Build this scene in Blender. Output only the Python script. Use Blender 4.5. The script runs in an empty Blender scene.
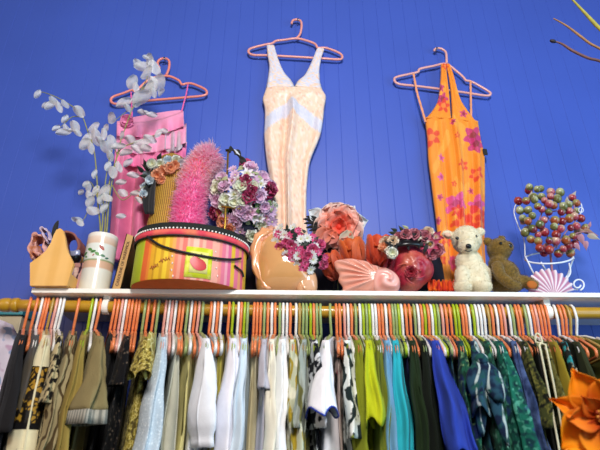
import bpy, bmesh, math, random
from mathutils import Vector, Matrix, Euler, noise
R = random.Random(7)
SC = bpy.context.scene
COL = SC.collection
PI = math.pi
sin, cos, rad = math.sin, math.cos, math.radians

# ------------------------------------------------------------------ camera
FPX = 500.0
CAM = Vector((0.0, -1.63, 1.45))
PITCH, YAW = rad(26.0), rad(-1.5)
CROT = Euler((PI/2 + PITCH, 0, YAW), 'XYZ').to_matrix()
cd = bpy.data.cameras.new('camera'); cam = bpy.data.objects.new('camera', cd); COL.objects.link(cam)
cam.location = CAM; cam.rotation_euler = (PI/2 + PITCH, 0, YAW)
cd.sensor_width = 36; cd.lens = FPX/600*36; cd.clip_start = 0.02
cd.dof.use_dof = True; cd.dof.focus_distance = 1.62; cd.dof.aperture_fstop = 4.5
SC.camera = cam

def P(px, py, Y):
    """point where the sight line of photo pixel (px, py) meets the vertical plane y = Y"""
    d = CROT @ Vector(((px-300)/FPX, (225-py)/FPX, -1))
    return CAM + d*((Y-CAM.y)/d.y)
FWD = CROT @ Vector((0, 0, -1))
def S(px, py, Y):
    """metres covered by one pixel there"""
    return (P(px, py, Y)-CAM).dot(FWD)/FPX

def lin(c):
    if isinstance(c, str):
        c = c.lstrip('#'); c = [int(c[i:i+2], 16)/255 for i in (0, 2, 4)]
    return tuple((x/12.92 if x <= .04045 else ((x+.055)/1.055)**2.4) for x in c)
def mix(a, b, t): return tuple(x+(y-x)*t for x, y in zip(a, b))
def clamp(x, a=0.0, b=1.0): return max(a, min(b, x))
def sstep(a, b, x):
    t = clamp((x-a)/(b-a)); return t*t*(3-2*t)

# ------------------------------------------------------------------ mesh builder
class MB:
    def __init__(s): s.v = []; s.f = []; s.c = []
    def add(s, vs, fs, col=None):
        o = len(s.v); s.v += [Vector(v) for v in vs]
        s.f += [tuple(i+o for i in f) for f in fs]
        if callable(col): s.c += [col(i, v) for i, v in enumerate(vs)]
        elif isinstance(col, list): s.c += col
        else: s.c += [col]*len(vs)
        return s
    def grid(s, rows, closed=False, col=None, cap=False):
        n = len(rows[0]); m = len(rows); vs = [p for r in rows for p in r]; fs = []
        for i in range(m-1):
            for j in range(n if closed else n-1):
                k = (j+1) % n
                fs.append((i*n+j, i*n+k, (i+1)*n+k, (i+1)*n+j))
        if cap and closed:
            fs.append(tuple(range(n-1, -1, -1))); fs.append(tuple((m-1)*n+j for j in range(n)))
        return s.add(vs, fs, col)
    def tube(s, path, r, seg=8, closed=False, col=None, flat=1.0):
        path = [Vector(p) for p in path]; n = len(path)
        rs = r if isinstance(r, (list, tuple)) else [r]*n
        def tan(i):
            a = path[(i-1) % n] if (closed or i > 0) else path[0]
            b = path[(i+1) % n] if (closed or i < n-1) else path[-1]
            t = b-a
            return t.normalized() if t.length > 1e-9 else Vector((0, 0, 1))
        t0 = tan(0); nrm = t0.orthogonal().normalized(); rows = []
        for i in range(n):
            t1 = tan(i); q = t0.rotation_difference(t1); nrm = (q @ nrm).normalized(); t0 = t1
            b = t1.cross(nrm)
            rows.append([path[i] + rs[i]*(nrm*cos(a)+b*sin(a)*flat) for a in [2*PI*k/seg for k in range(seg)]])
        if closed:
            # least-twist join
            best = min(range(seg), key=lambda k: (rows[-1][k]-rows[0][0]).length)
            rows.append([rows[0][(j-best) % seg] for j in range(seg)])
            return s.grid(rows, True, col)
        return s.grid(rows, True, col, cap=True)
    def lathe(s, prof, center, seg=32, axis=None, col=None, sx=1, sy=1, cap=True):
        c = Vector(center); M = Matrix.Identity(3)
        if axis is not None: M = Vector((0, 0, 1)).rotation_difference(Vector(axis)).to_matrix()
        rows = [[c + M @ Vector((r*cos(a)*sx, r*sin(a)*sy, z)) for a in [2*PI*k/seg for k in range(seg)]] for r, z in prof]
        return s.grid(rows, True, col, cap=cap)
    def ball(s, c, r, seg=16, rings=10, col=None, M=None):
        c = Vector(c); r = (r, r, r) if not isinstance(r, (tuple, list, Vector)) else r
        rows = []
        for i in range(rings+1):
            th = PI*i/rings; th = clamp(th, .02, PI-.02)
            row = []
            for k in range(seg):
                a = 2*PI*k/seg
                p = Vector((r[0]*sin(th)*cos(a), r[1]*sin(th)*sin(a), -r[2]*cos(th)))
                if M is not None: p = M @ p
                row.append(c+p)
            rows.append(row)
        return s.grid(rows, True, col, cap=True)
    def box(s, lo, hi, bev=0.0, col=None, M=None, off=None):
        bm = bmesh.new(); bmesh.ops.create_cube(bm, size=1)
        lo = Vector(lo); hi = Vector(hi); d = hi-lo; m = (lo+hi)/2
        for v in bm.verts: v.co = Vector((v.co.x*d.x, v.co.y*d.y, v.co.z*d.z))
        if bev: bmesh.ops.bevel(bm, geom=bm.edges[:], offset=bev, segments=2, affect='EDGES', profile=.5)
        for v in bm.verts:
            p = v.co+m
            if M is not None: p = M @ p
            if off is not None: p = p+off
            v.co = p
        bm.verts.index_update()
        s.add([v.co.copy() for v in bm.verts], [[v.index for v in f.verts] for f in bm.faces], col); bm.free(); return s
    def prism(s, outline, offset, col=None):
        """outline: world points (planar), extruded by vector offset"""
        a = [Vector(p) for p in outline]; n = len(a); o = Vector(offset)
        fs = [tuple(range(n)), tuple(range(2*n-1, n-1, -1))] + [(i, i+n, (i+1) % n+n, (i+1) % n) for i in range(n)]
        return s.add(a+[p+o for p in a], fs, col)
    def merge(s, other, M=None, off=None):
        vs = [((M @ v) if M is not None else v)+(off or Vector()) for v in other.v]
        return s.add(vs, other.f, list(other.c))
    def mesh(s, name, mat, loc=Vector(), smooth=True, fix=True):
        me = bpy.data.meshes.new(name); me.from_pydata([v-loc for v in s.v], [], s.f); me.update()
        if any(c is not None for c in s.c):
            at = me.color_attributes.new('Col', 'FLOAT_COLOR', 'POINT')
            for i, c in enumerate(s.c):
                c = c or (1, 1, 1); at.data[i].color = (c[0], c[1], c[2], 1)
        if fix:
            bm = bmesh.new(); bm.from_mesh(me); bmesh.ops.recalc_face_normals(bm, faces=bm.faces[:]); bm.to_mesh(me); bm.free()
        if smooth: me.shade_smooth()
        if mat: me.materials.append(mat)
        return me

# ------------------------------------------------------------------ object helpers
def thing(name, label, cat, loc=(0, 0, 0), group=None, rz=0.0):
    o = bpy.data.objects.new(name, None); o.empty_display_size = .02; COL.objects.link(o)
    o.location = loc; o.rotation_euler = (0, 0, rz); o['label'] = label; o['category'] = cat
    if group: o['group'] = group
    return o
def part(name, mb, mat, parent, smooth=True, label=None, local=False, sharp=None, solid=0.0):
    base = Vector(parent.location)
    if parent.parent: base = base + Vector(parent.parent.location)
    me = mb.mesh(name, mat, Vector() if local else base, smooth)
    o = bpy.data.objects.new(name, me); COL.objects.link(o); o.parent = parent
    if label: o['label'] = label
    if sharp: me.set_sharp_from_angle(angle=rad(sharp))
    if solid:
        m = o.modifiers.new('thickness', 'SOLIDIFY'); m.thickness = solid; m.offset = 0
    return o
def meshpart(name, me, parent, loc=(0, 0, 0), M=None, label=None):
    o = bpy.data.objects.new(name, me); COL.objects.link(o); o.parent = parent
    if M is not None: o.matrix_local = Matrix.Translation(loc) @ M.to_4x4()
    else: o.location = loc
    if label: o['label'] = label
    return o
def single(name, mb, mat, label, cat, group=None, smooth=True, sharp=None, loc=None):
    loc = Vector(loc) if loc is not None else (mb.v[0].copy())
    me = mb.mesh(name, mat, loc, smooth)
    o = bpy.data.objects.new(name, me); COL.objects.link(o); o.location = loc
    if sharp: me.set_sharp_from_angle(angle=rad(sharp))
    o['label'] = label; o['category'] = cat
    if group: o['group'] = group
    return o
def structure(name, mb, mat, smooth=False):
    me = mb.mesh(name, mat, Vector(), smooth); o = bpy.data.objects.new(name, me); COL.objects.link(o)
    o['kind'] = 'structure'; return o

# ------------------------------------------------------------------ materials
_m = {}
def mat(key, color=None, rough=.6, metal=0.0, var=.12, nscale=20, bump=0.0, bscale=60, coat=0.0, sheen=0.0,
        prints=(), attr=False, trans=0.0, alpha=1.0, sss=0.0, spec=.5, stripes=None):
    """procedural principled material. prints: (colour, kind, scale, threshold, softness)"""
    if key in _m: return _m[key]
    m = bpy.data.materials.new(key); m.use_nodes = True; nt = m.node_tree; N = nt.nodes; L = nt.links
    b = N['Principled BSDF']; tc = N.new('ShaderNodeTexCoord')
    b.inputs['Roughness'].default_value = rough; b.inputs['Metallic'].default_value = metal
    b.inputs['Coat Weight'].default_value = coat; b.inputs['Sheen Weight'].default_value = sheen
    b.inputs['Specular IOR Level'].default_value = spec
    b.inputs['Alpha'].default_value = alpha
    if sss:
        b.inputs['Subsurface Weight'].default_value = sss; b.inputs['Subsurface Radius'].default_value = (.006, .003, .002)
    if attr:
        a = N.new('ShaderNodeVertexColor'); a.layer_name = 'Col'; cur = a.outputs['Color']
    else:
        a = N.new('ShaderNodeRGB'); a.outputs[0].default_value = (*lin(color), 1); cur = a.outputs[0]
    for i, (pc, kind, sc, th, so) in enumerate(prints):
        if kind == 'dots':
            t = N.new('ShaderNodeTexVoronoi'); t.inputs['Scale'].default_value = sc; f = t.outputs['Distance']
        elif kind == 'cells':
            t = N.new('ShaderNodeTexVoronoi'); t.feature = 'DISTANCE_TO_EDGE'; t.inputs['Scale'].default_value = sc; f = t.outputs['Distance']
        elif kind in ('vstripe', 'hstripe', 'ustripe'):
            t = N.new('ShaderNodeTexWave'); t.inputs['Scale'].default_value = sc; t.bands_direction = {'vstripe': 'X', 'hstripe': 'Z', 'ustripe': 'Y'}[kind]
            f = t.outputs['Fac']; t.inputs['Distortion'].default_value = .3
        elif kind == 'swirl':
            t = N.new('ShaderNodeTexWave'); t.inputs['Scale'].default_value = sc; t.inputs['Distortion'].default_value = 9
            t.inputs['Detail'].default_value = 1.5; f = t.outputs['Fac']
        else:
            t = N.new('ShaderNodeTexNoise'); t.inputs['Scale'].default_value = sc; t.inputs['Detail'].default_value = 1.5; f = t.outputs['Fac']
        mp = N.new('ShaderNodeMapping'); mp.inputs['Location'].default_value = (i*3.7+.13, i*1.9, i*2.3+.7)
        L.new(tc.outputs['Object'], mp.inputs['Vector']); L.new(mp.outputs[0], t.inputs['Vector'])
        r = N.new('ShaderNodeMapRange'); r.inputs['From Min'].default_value = th-so; r.inputs['From Max'].default_value = th+so
        if kind in ('dots', 'cells'):
            r.inputs['To Min'].default_value = 1; r.inputs['To Max'].default_value = 0
        L.new(f, r.inputs['Value'])
        mx = N.new('ShaderNodeMix'); mx.data_type = 'RGBA'
        L.new(r.outputs[0], mx.inputs['Factor']); L.new(cur, mx.inputs['A']); mx.inputs['B'].default_value = (*lin(pc), 1)
        cur = mx.outputs['Result']
    if var:
        t = N.new('ShaderNodeTexNoise'); t.inputs['Scale'].default_value = nscale; t.inputs['Detail'].default_value = 4
        L.new(tc.outputs['Object'], t.inputs['Vector'])
        r = N.new('ShaderNodeMapRange'); r.inputs['To Min'].default_value = 1-var; r.inputs['To Max'].default_value = 1+var
        r.inputs['From Min'].default_value = .25; r.inputs['From Max'].default_value = .75
        L.new(t.outputs['Fac'], r.inputs['Value'])
        mx = N.new('ShaderNodeVectorMath'); mx.operation = 'SCALE'
        L.new(cur, mx.inputs[0]); L.new(r.outputs[0], mx.inputs['Scale']); cur = mx.outputs[0]
    L.new(cur, b.inputs['Base Color'])
    if bump:
        t = N.new('ShaderNodeTexNoise'); t.inputs['Scale'].default_value = bscale; t.inputs['Detail'].default_value = 5
        L.new(tc.outputs['Object'], t.inputs['Vector'])
        bn = N.new('ShaderNodeBump'); bn.inputs['Strength'].default_value = bump; bn.inputs['Distance'].default_value = .004
        L.new(t.outputs['Fac'], bn.inputs['Height']); L.new(bn.outputs[0], b.inputs['Normal'])
    if trans:
        tr = N.new('ShaderNodeBsdfTranslucent'); L.new(cur, tr.inputs['Color'])
        ms = N.new('ShaderNodeMixShader'); ms.inputs[0].default_value = trans
        out = N['Material Output']; L.new(b.outputs[0], ms.inputs[1]); L.new(tr.outputs[0], ms.inputs[2]); L.new(ms.outputs[0], out.inputs['Surface'])
    _m[key] = m; return m
PETAL = mat('silk petals', attr=True, rough=.55, var=.10, nscale=90, trans=.15, sheen=.2)
PAINTED = mat('painted colours', attr=True, rough=.5, var=.05, nscale=60)
BLACKFAB = mat('black fabric', '#0d0c10', rough=.8, sheen=.2)
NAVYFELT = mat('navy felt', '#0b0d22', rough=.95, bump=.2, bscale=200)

# ------------------------------------------------------------------ flowers
def petal(L, W, lift=.3, curl=.0, cup=.2, ruf=0.0, tip=.5, n=6, m=5, ph=0.0, notch=0.0):
    """grid of points, root at origin, growing along +x, up is +z"""
    rows = []
    for i in range(n+1):
        s = i/n
        if tip < 0:
            q_ = .12+.86*s; w = W*(1-abs(2*q_-1)**3.2)**.6
        else:
            w = W*(sin(PI*min(1, .12+.88*s)**(1.25-tip*.6)) if s < 1 else 0.12)
        w = max(w, W*.10)
        ang = lift + curl*s
        x = L*s*cos(lift+curl*s*.5); z = L*s*sin(lift+curl*s*.5)
        row = []
        for j in range(m):
            q = -1+2*j/(m-1)
            rr = ruf*L*sin(q*5+ph+s*3)*s
            back = notch*L*(1-abs(q))*sstep(.7, 1, s)
            row.append(Vector((x - abs(q)**2*L*.08*s - back, w*q*.5, z + cup*W*q*q*.5*cos(ang) + rr)))
        rows.append(row)
    return rows
def rose_mb(r, c_in, c_out, rng, layers=4, openness=1.0, ruf=.05):
    mb = MB()
    for l in range(layers):
        f = (l+1)/layers; n = 3+l
        for k in range(n):
            a = 2*PI*k/n + l*.9 + rng.uniform(-.15, .15)
            g = petal(r*(.45+.6*f), r*(.75+.55*f), lift=1.45-1.25*f*openness, curl=-.3+.2*(1-f)-.5*f*openness, cup=.55, ruf=ruf, tip=-1, ph=rng.uniform(0, 6))
            M = Matrix.Rotation(a, 3, 'Z'); off = M @ Vector((r*.06*f, 0, 0))
            cA = mix(c_in, c_out, clamp(f*.8-.1)); cB = mix(c_in, c_out, clamp(f+.15))
            col = [mix(cA, cB, i/6) for i in range(7) for _ in range(5)]
            mb.grid([[M @ p + off for p in row] for row in g], col=col)
    return mb
def daisy_mb(r, c, c_mid, c_eye, rng, n=9, lift=.35, wide=.55):
    mb = MB()
    for k in range(n):
        a = 2*PI*k/n + rng.uniform(-.1, .1)
        g = petal(r, r*wide, lift=lift+rng.uniform(-.1, .15), curl=-.4, cup=.3, tip=.6, n=4, m=3)
        M = Matrix.Rotation(a, 3, 'Z')
        mb.grid([[M @ p for p in row] for row in g], col=[mix(c_mid, c, min(1, i/2.0)) for i in range(5) for _ in range(3)])
    mb.ball((0, 0, r*.08), (r*.17, r*.17, r*.12), 8, 5, col=c_eye)
    return mb
def lily_mb(r, c_base, c, rng, n=6):
    mb = MB()
    for k in range(n):
        a = 2*PI*k/n + rng.uniform(-.15, .15)
        g = petal(r*1.1, r*.6, lift=.8, curl=-1.1, cup=.5, ruf=.04, tip=.8, n=6, m=5, ph=k)
        M = Matrix.Rotation(a, 3, 'Z')
        mb.grid([[M @ p for p in row] for row in g], col=[mix(c_base, c, min(1, i/3.0)) for i in range(7) for _ in range(5)])
    for k in range(5):
        a = k*1.26
        mb.tube([(0, 0, 0), (r*.12*cos(a), r*.12*sin(a), r*.5)], r*.03, 4, col=lin('#d8b84a'))
    return mb
def tulip_mb(r, c0, c1, rng):
    mb = MB()
    for k in range(6):
        a = 2*PI*k/6 + (k % 2)*.2
        g = petal(r*1.9, r*1.35, lift=1.45-.12*(k % 2), curl=.12, cup=.75, tip=-1, ruf=.015, n=7, m=5, ph=k)
        M = Matrix.Rotation(a, 3, 'Z'); o = M @ Vector((r*.42, 0, 0))
        rows = [[M @ p + o*sstep(0, .35, i/7) for p in row] for i, row in enumerate(g)]
        mb.grid(rows, col=[mix(c0, c1, (i/7)) if (jj != 2) else mix(c0, c1, i/14) for i in range(8) for jj in range(5)])
    return mb
def leaf_mb(L, W, c, rng):
    mb = MB(); g = petal(L, W, lift=.25, curl=-.5, cup=-.35, tip=.9, n=6, m=3)
    return mb.grid(g, col=[mix(c, (c[0]*.6, c[1]*.6, c[2]*.6), .0 if j != 1 else .5) for i in range(7) for j in range(3)])
def frame_to(n, spin=0.0):
    n = Vector(n).normalized()
    return Vector((0, 0, 1)).rotation_difference(n).to_matrix() @ Matrix.Rotation(spin, 3, 'Z')
VIEW = lambda p: (CAM-Vector(p)).normalized()
# ------------------------------------------------------------------ setting
WALL = mat('blue painted boards', '#3e58b5', rough=.45, var=.05, nscale=3, bump=.05, bscale=120)
FLOORM = mat('dark floor boards', '#4a3626', rough=.5, var=.3, nscale=5)
GAP = 0.0624
gx0 = P(369.7, 100, 0).x
def wall():
    mb = MB(); xs = []
    k0 = int((-2.4-gx0)/GAP)
    xs.append((-2.4, 0.0))
    k = k0
    while gx0+k*GAP < 2.4:
        g = gx0+k*GAP
        if g > -2.39: xs += [(g-.0015, 0), (g-.0004, .0010), (g+.0004, .0010), (g+.0015, 0)]
        k += 1
    xs.append((2.4, 0.0))
    front = [Vector((x, y, 0)) for x, y in xs] + [Vector((2.4, .06, 0)), Vector((-2.4, .06, 0))]
    mb.prism(front, (0, 0, 4.2)); return mb
structure('wall_back', wall(), WALL)
structure('floor', MB().box((-2.4, -3.4, -.05), (2.4, .06, 0)), FLOORM)

WHITEP = mat('white painted wood', '#efeae0', rough=.4, var=.04, nscale=8)
ZS = P(316, 290.3, -.30).z           # top of the shelf
SX0 = P(32, 287.5, -.30).x
shelf = thing('wall_shelf', 'long white painted shelf board fixed along the blue boarded wall above the rail', 'shelf', (0, -.15, ZS))
ST = .0135
part('board', MB().box((SX0, -.30, ZS-ST), (1.35, 0, ZS), .0015), WHITEP, shelf, smooth=False)

# wooden rail, sagging a little between its two white brackets
YR = -.262
RR = .0168
rod_px = [(3, 305), (90, 306.5), (200, 309.7), (320, 312), (450, 312.6), (600, 313.2)]
rod_pts = [P(x, y, YR) for x, y in rod_px]
def rodz(x):
    p = rod_pts
    for a, b in zip(p, p[1:]):
        if x <= b.x: break
    t = (x-a.x)/(b.x-a.x); return a.z+(b.z-a.z)*t
x0 = rod_pts[0].x
xs = [x0+.03+(1.25-x0)*i/40 for i in range(41)]
ROD = mat('golden varnished wood', '#b98a1e', rough=.35, var=.18, nscale=9, coat=.3)
rail = thing('hanging_rail', 'long golden varnished wooden clothes rail held under the white shelf', 'clothes rail', (0, YR, rod_pts[3].z))
part('pole', MB().tube([Vector((x, YR, rodz(x))) for x in xs], RR, 20), ROD, rail)
fz = rodz(x0)
part('finial', MB().lathe([(.004, 0), (.0175, .002), (.0195, .010), (.0195, .026), (.0165, .030), (.0165, .034), (.020, .037), (.020, .050), (.0172, .053)], (x0-.008, YR, fz), 20, axis=(1, 0, 0)), ROD, rail, label='turned wooden end knob')
for nm, bx, lab in (('rail_bracket', P(104, 308, YR-.02).x, 'white rail bracket near the left end, clipped round the pole under the book'),
                    ('rail_bracket', P(550.5, 312, YR-.02).x, 'white rail bracket near the right end, clipped round the pole under the ribbed shell')):
    z = rodz(bx); br = thing(nm, lab, 'bracket', (bx, YR, z))
    part('ring', MB().lathe([(RR+.0004, -.008), (RR+.005, -.008), (RR+.0055, 0), (RR+.005, .008), (RR+.0004, .008)], (bx, YR, z), 20, axis=(1, 0, 0), cap=False), WHITEP, br, smooth=False)
    part('arm', MB().prism([Vector((bx-.009, YR-.012, z+RR+.003)), Vector((bx-.009, YR+.014, z+RR+.003)), Vector((bx-.009, -.002, ZS-ST-.05)), Vector((bx-.009, -.002, ZS-ST)), Vector((bx-.009, YR-.012, ZS-ST))], (.018, 0, 0)), WHITEP, br, smooth=False)

# cupboard at the far left
cp = P(24, 311, -.10)
TEAL = mat('teal paint', '#2f7f8c', rough=.5); BEIGE = mat('beige paint', '#b3a88c', rough=.5)
zt0 = P(5, 307, -.10).z; zt1 = P(5, 315, -.10).z
cup = thing('cupboard', 'beige cupboard with a teal cornice in the corner left of the rail', 'cupboard', (cp.x-.3, -.06, 0))
part('carcass', MB().box((cp.x-.62, -.095, 0), (cp.x-.005, -.003, zt1), .002), BEIGE, cup, smooth=False)
part('cornice', MB().box((cp.x-.62, -.105, zt1), (cp.x, -.003, zt0), .002), TEAL, cup, smooth=False)

# ------------------------------------------------------------------ hangers
HC = {'O': ('orange', '#e8834e'), 'P': ('salmon pink', '#e2a090'), 'W': ('white', '#e9e6e2'), 'G': ('sage green', '#98a86a'), 'L': ('lime green', '#a3b81c'), 'T': ('tan', '#b09048')}
HM = {k: mat(v[0]+' plastic', v[1], rough=.32, var=.04) for k, v in HC.items()}
HR = .0040
def arc(c, r, a0, a1, n, sx=1):
    return [(c[0]+r*cos(a0+(a1-a0)*i/n)*sx, c[1]+r*sin(a0+(a1-a0)*i/n)) for i in range(n+1)]
AP = -.068                                            # apex of the frame below the pole's centre
def hook_path(apex=AP, rr=RR+HR+.0004):
    """in the (u, z) plane, u towards the viewer; rests on the pole, whose centre is the origin"""
    pts = [(0, apex), (.002, apex+.010), (.012, apex+.026), (rr+.002, -.022), (rr+.001, -.008)]
    pts += arc((0, 0), rr, 0, PI*1.02, 12)
    pts += [(-rr-.001, -.010)]
    return pts
def frame_path(half=.2, apex=AP, drop=.088):
    q = []
    q += [(0, apex)]
    q += [(half*.25, apex-.011), (half*.42, apex-.024), (half*.47, apex-.031), (half*.52, apex-.028), (half*.8, apex-.053)]
    c = (half-.010, apex-drop+.010)
    q += arc(c, .010, PI*.38, -PI*.5, 6)
    q += [(half*.5, apex-drop)]
    return q
def hanger_meshes(key, half=.2, hookp=None, apex=AP):
    mt = HM[key]
    h = MB().tube([Vector((0, -u, z)) for u, z in (hookp or hook_path(apex))], HR, 6)
    right = frame_path(half, apex)
    loop = right + [(-u, z) for u, z in reversed(right)][:-1]
    f = MB().tube([Vector((0, -u, z)) for u, z in loop], HR, 6, closed=True)
    return h.mesh('hook', mt), f.mesh('frame', mt)
HME = {(k, s): hanger_meshes(k, .2 if s else .175) for k in HC for s in (0, 1)}

HOOKS = """O26 O33 W38 O41.5 O44.5 T49 P53 W56.5 W60 O75.5 L89.5 W93 O97 O112 O116 P120 W123.5 O127 O130.5 O134.3 O137.5 G143.5 O147 O153 G157
P164.5 W168 P171 W174.5 O178.5 O182 G186.5 W190.5 O194 P197.8 G201.5 O210 W213.5 O217 W220.5 O228.5 L232.5 W238 O241 L244.3 G247.5 O254 O257.3 O260.7 G264.3
O268 W272 O275.5 G280 W283.3 W287 O290.3 W296 T299.5 G303 G306.5 L310.5 O314 G317.2 G321 G331 O336.5 O340 P344.5 W348 O351.3 G355.5 W360 L363.2 G366.5 L369.5
W372.6 W375.8 O379 O382.3 W386 O390 G393 G396 L399 W402 O406 O410 G414.5 W418 O421.2 L424.4 O428 W431.5 L434.6 G438 P442 O446 O450.3 L454.6 L458 O462 O465.2
W468.6 L473 W476.3 W480 W483.6 T488 O491.6 W496 O500 P503.6 W509 G512.5 O517 O520.5 G525.5 W529 O533 P536.3 O540 O543.4 O547 W556 O560 O563.4 T567.3 W573"""
HOOKS = [(h[0], float(h[1:])) for h in HOOKS.split()]
# ------------------------------------------------------------------ garments on the rail
UF = .215                                             # reach of a shoulder in front of the pole
def fab(key, color, **k):
    d = dict(rough=.85, var=.10, nscale=30, bump=.25, bscale=500, sheen=.03, spec=.15); d.update(k)
    return mat(key, color, **d)
# hook px, front-edge px at y=400, visible width px at y=430, material, label, options
G = []
def g(xh, xf, w, m, label, cat='shirt', **o): G.append((xh, xf, w, m, label, cat, o))
F = fab
g(26, 3, 13, F('charcoal wool', '#1c1b1d'), 'charcoal black top hanging at the far left end of the rail', 'top', sl=(.22, .9))
g(38, 18, 17, F('taupe jersey', '#544b39', prints=[('#4c4a4c', 'noise', 9, .55, .15)]), 'taupe grey long-sleeved top on a white hanger, left of the cream kimono jacket', 'top', sl=(.5, .75))
g(49, 30, 30, F('cream kimono silk', '#ddd3ae', prints=[('#8a4a6a', 'noise', 14, .68, .02)]), 'cream kimono jacket with a gold and black patterned sleeve panel', 'jacket', kimono=True, sl=(.5, 1.0), tw=.6, lean=-.004, fold=.3)
g(60, 45, 13, F('cream print cotton', '#b5a57c', prints=[('#17130f', 'noise', 60, .52, .03)]), 'cream blouse with a black print, right of the kimono jacket', 'blouse', sl=(.16, .9))
g(75.5, 58, 16, F('beige leaf print', '#9b8c66', prints=[('#4a3a22', 'swirl', 18, .76, .06)]), 'beige blouse with brown leaf print on its collar and shoulder', 'blouse', sl=(.3, .8))
g(89.5, 70, 15, F('khaki cotton', '#8f7a3c'), 'khaki ochre shirt between the leaf print blouse and the taupe linen top', 'shirt', sl=(.3, .9))
g(97, 89, 24, F('taupe linen', '#857750', bump=.5), 'taupe linen top with a wide short sleeve and pale ribbed cuff', 'top', sl=(.175, 1.15), cuff='#a7a294', tw=.4, lean=-.006)
g(116, 104, 15, F('black crepe', '#0c0b0d'), 'plain black top, right of the taupe linen top', 'top', half=.172)
g(130.5, 117, 15, F('black sequin', '#0b0a0c', prints=[('#5a4c40', 'dots', 90, .22, .06)], rough=.4), 'black top scattered with small sequins', 'top', sl=(.12, .9))
g(147, 138, 25, F('gold lace', '#8b7a2c', prints=[('#d0bf72', 'cells', 110, .06, .03), ('#4c4014', 'noise', 90, .55, .05)], rough=.45), 'olive gold lace blouse with a pale scalloped collar', 'blouse', sl=(.10, 1.3), lapel='#b9a85c')
g(164.5, 156, 21, F('seersucker', '#bac7d0', prints=[('#d6dfe4', 'dots', 120, .28, .1)], bump=.5, bscale=250), 'pale blue dotted seersucker blouse beside the gold lace blouse', 'blouse', sl=(.36, .85))
g(178.5, 174, 20, F('stone cotton', '#c5c4b2'), 'stone grey sleeveless top with a rolled armhole', 'top', half=.172)
g(190.5, 186, 15, F('lemon satin', '#d9d08e', rough=.4), 'pale lemon satin blouse, its edge showing under a white puff sleeve', 'blouse', half=.172)
g(202, 204, 24, F('white poplin', '#e4e5ea'), 'white blouse with a gathered puff sleeve, next right of the pale lemon blouse', 'blouse', sl=(.24, 1.0), puff=True, tw=.2, lean=.004)
g(213.5, 213, 10, F('grey lawn', '#a9afb2'), 'light grey shirt squeezed between white blouses', 'shirt', half=.172)
g(220.5, 219, 8, F('mustard voile', '#a99c46'), 'narrow mustard edge of a top between white shirts', 'top', half=.172)
g(232.5, 231, 24, F('white linen', '#eceaf2'), 'long white linen shirt with smooth wide sleeve, left of the pale blue-white shirt', 'shirt', sl=(.5, .95))
g(244.3, 242, 13, F('ice white cotton', '#ccdbe6'), 'pale blue-white shirt, next right of the long white linen shirt', 'shirt', sl=(.3, .85))
g(257.3, 253, 12, F('oatmeal cotton', '#bdb392'), 'oatmeal cotton skirt hem low between white tops', 'top', half=.17)
g(264.3, 263, 14, F('lilac grey silk', '#b4b0b8', rough=.5), 'lilac grey silk top on a white hanger', 'top', sl=(.12, .9))
g(275.5, 269, 15, F('ivory silk', '#e6dfcb', rough=.5), 'ivory silk blouse, left of the bright white one', 'blouse', sl=(.4, .8))
g(283.3, 281, 14, F('bright white cotton', '#efeff0'), 'bright white cotton blouse, left of the yellow-embroidered one', 'blouse', sl=(.4, .8))
g(290.3, 294, 18, F('embroidered sage', '#bfc3a8', prints=[('#a58f2c', 'swirl', 14, .74, .07), ('#e3e0cc', 'noise', 25, .62, .04)]), 'pale sage blouse embroidered with yellow flowers', 'blouse', sl=(.34, .8))
g(299.5, 305, 12, F('grey sage print', '#9aa096', prints=[('#6b6a3c', 'swirl', 12, .76, .07)]), 'grey green printed blouse, right of the yellow-embroidered blouse', 'blouse', sl=(.2, .8))
g(310.5, 316, 10, F('black white print', '#d4d6da', prints=[('#14161e', 'noise', 55, .48, .03)]), 'black and white finely printed top behind the blue-trimmed white blouse', 'top', sl=(.2, .8))
g(331, 325, 25, F('white crepe', '#efeef2', prints=[('#c8324a', 'noise', 18, .74, .02)]), 'white blouse with a blue scalloped edge to its flared sleeve', 'blouse', sl=(.17, 1.35), fold=.5, trim='#2c3f9c', tw=.55, lean=-.012)
g(337, 340, 10, F('red black print', '#ccb9ae', prints=[('#1a1517', 'noise', 26, .52, .04), ('#a32637', 'noise', 20, .64, .03)]), 'cream, red and black printed top, right of the blue-trimmed white blouse', 'top', half=.172)
g(344.5, 350, 18, F('botanical cotton', '#e2e4dc', prints=[('#1d2b2a', 'swirl', 16, .74, .05), ('#15191a', 'dots', 60, .22, .04), ('#8d9a2e', 'noise', 20, .66, .02)]), 'white blouse with bold black botanical print and olive leaves', 'blouse', sl=(.22, 1.0))
g(351.3, 363, 17, F('olive cotton', '#7d8420'), 'olive green shirt, right of the black botanical blouse', 'shirt', sl=(.5, .9))
g(363.2, 373, 18, F('chartreuse cotton', '#b4ba1c'), 'bright yellow-green blouse with folded back short sleeve', 'blouse', sl=(.19, 1.25), tw=-.4, lean=.004)
g(372.6, 383, 14, F('moss cotton', '#687022'), 'moss green shirt, left of the sky blue shirt', 'shirt', sl=(.4, .9))
g(382.3, 392, 13, F('sky cotton', '#6f9fc0'), 'sky blue shirt, left of the turquoise one', 'shirt', sl=(.4, .85))
g(390, 401, 17, F('turquoise linen', '#2ba7b4'), 'turquoise linen top, right of the sky blue shirt', 'top', sl=(.34, .95))
g(399, 411, 12, F('navy jersey', '#15183c'), 'navy top, right of the turquoise one', 'top', half=.172)
g(406, 419, 18, F('forest wool', '#1b2a14'), 'very dark forest green top, left of the blackish green one', 'top', sl=(.3, .9))
g(414.5, 431, 14, F('black green', '#10170f'), 'blackish green top behind the cobalt blue blouse', 'top', sl=(.3, .9))
g(421.2, 445, 26, F('cobalt cotton', '#2a3f9f'), 'cobalt blue blouse with a broad open sleeve', 'blouse', sl=(.25, 1.25), tw=-.6, lean=.015)
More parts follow.
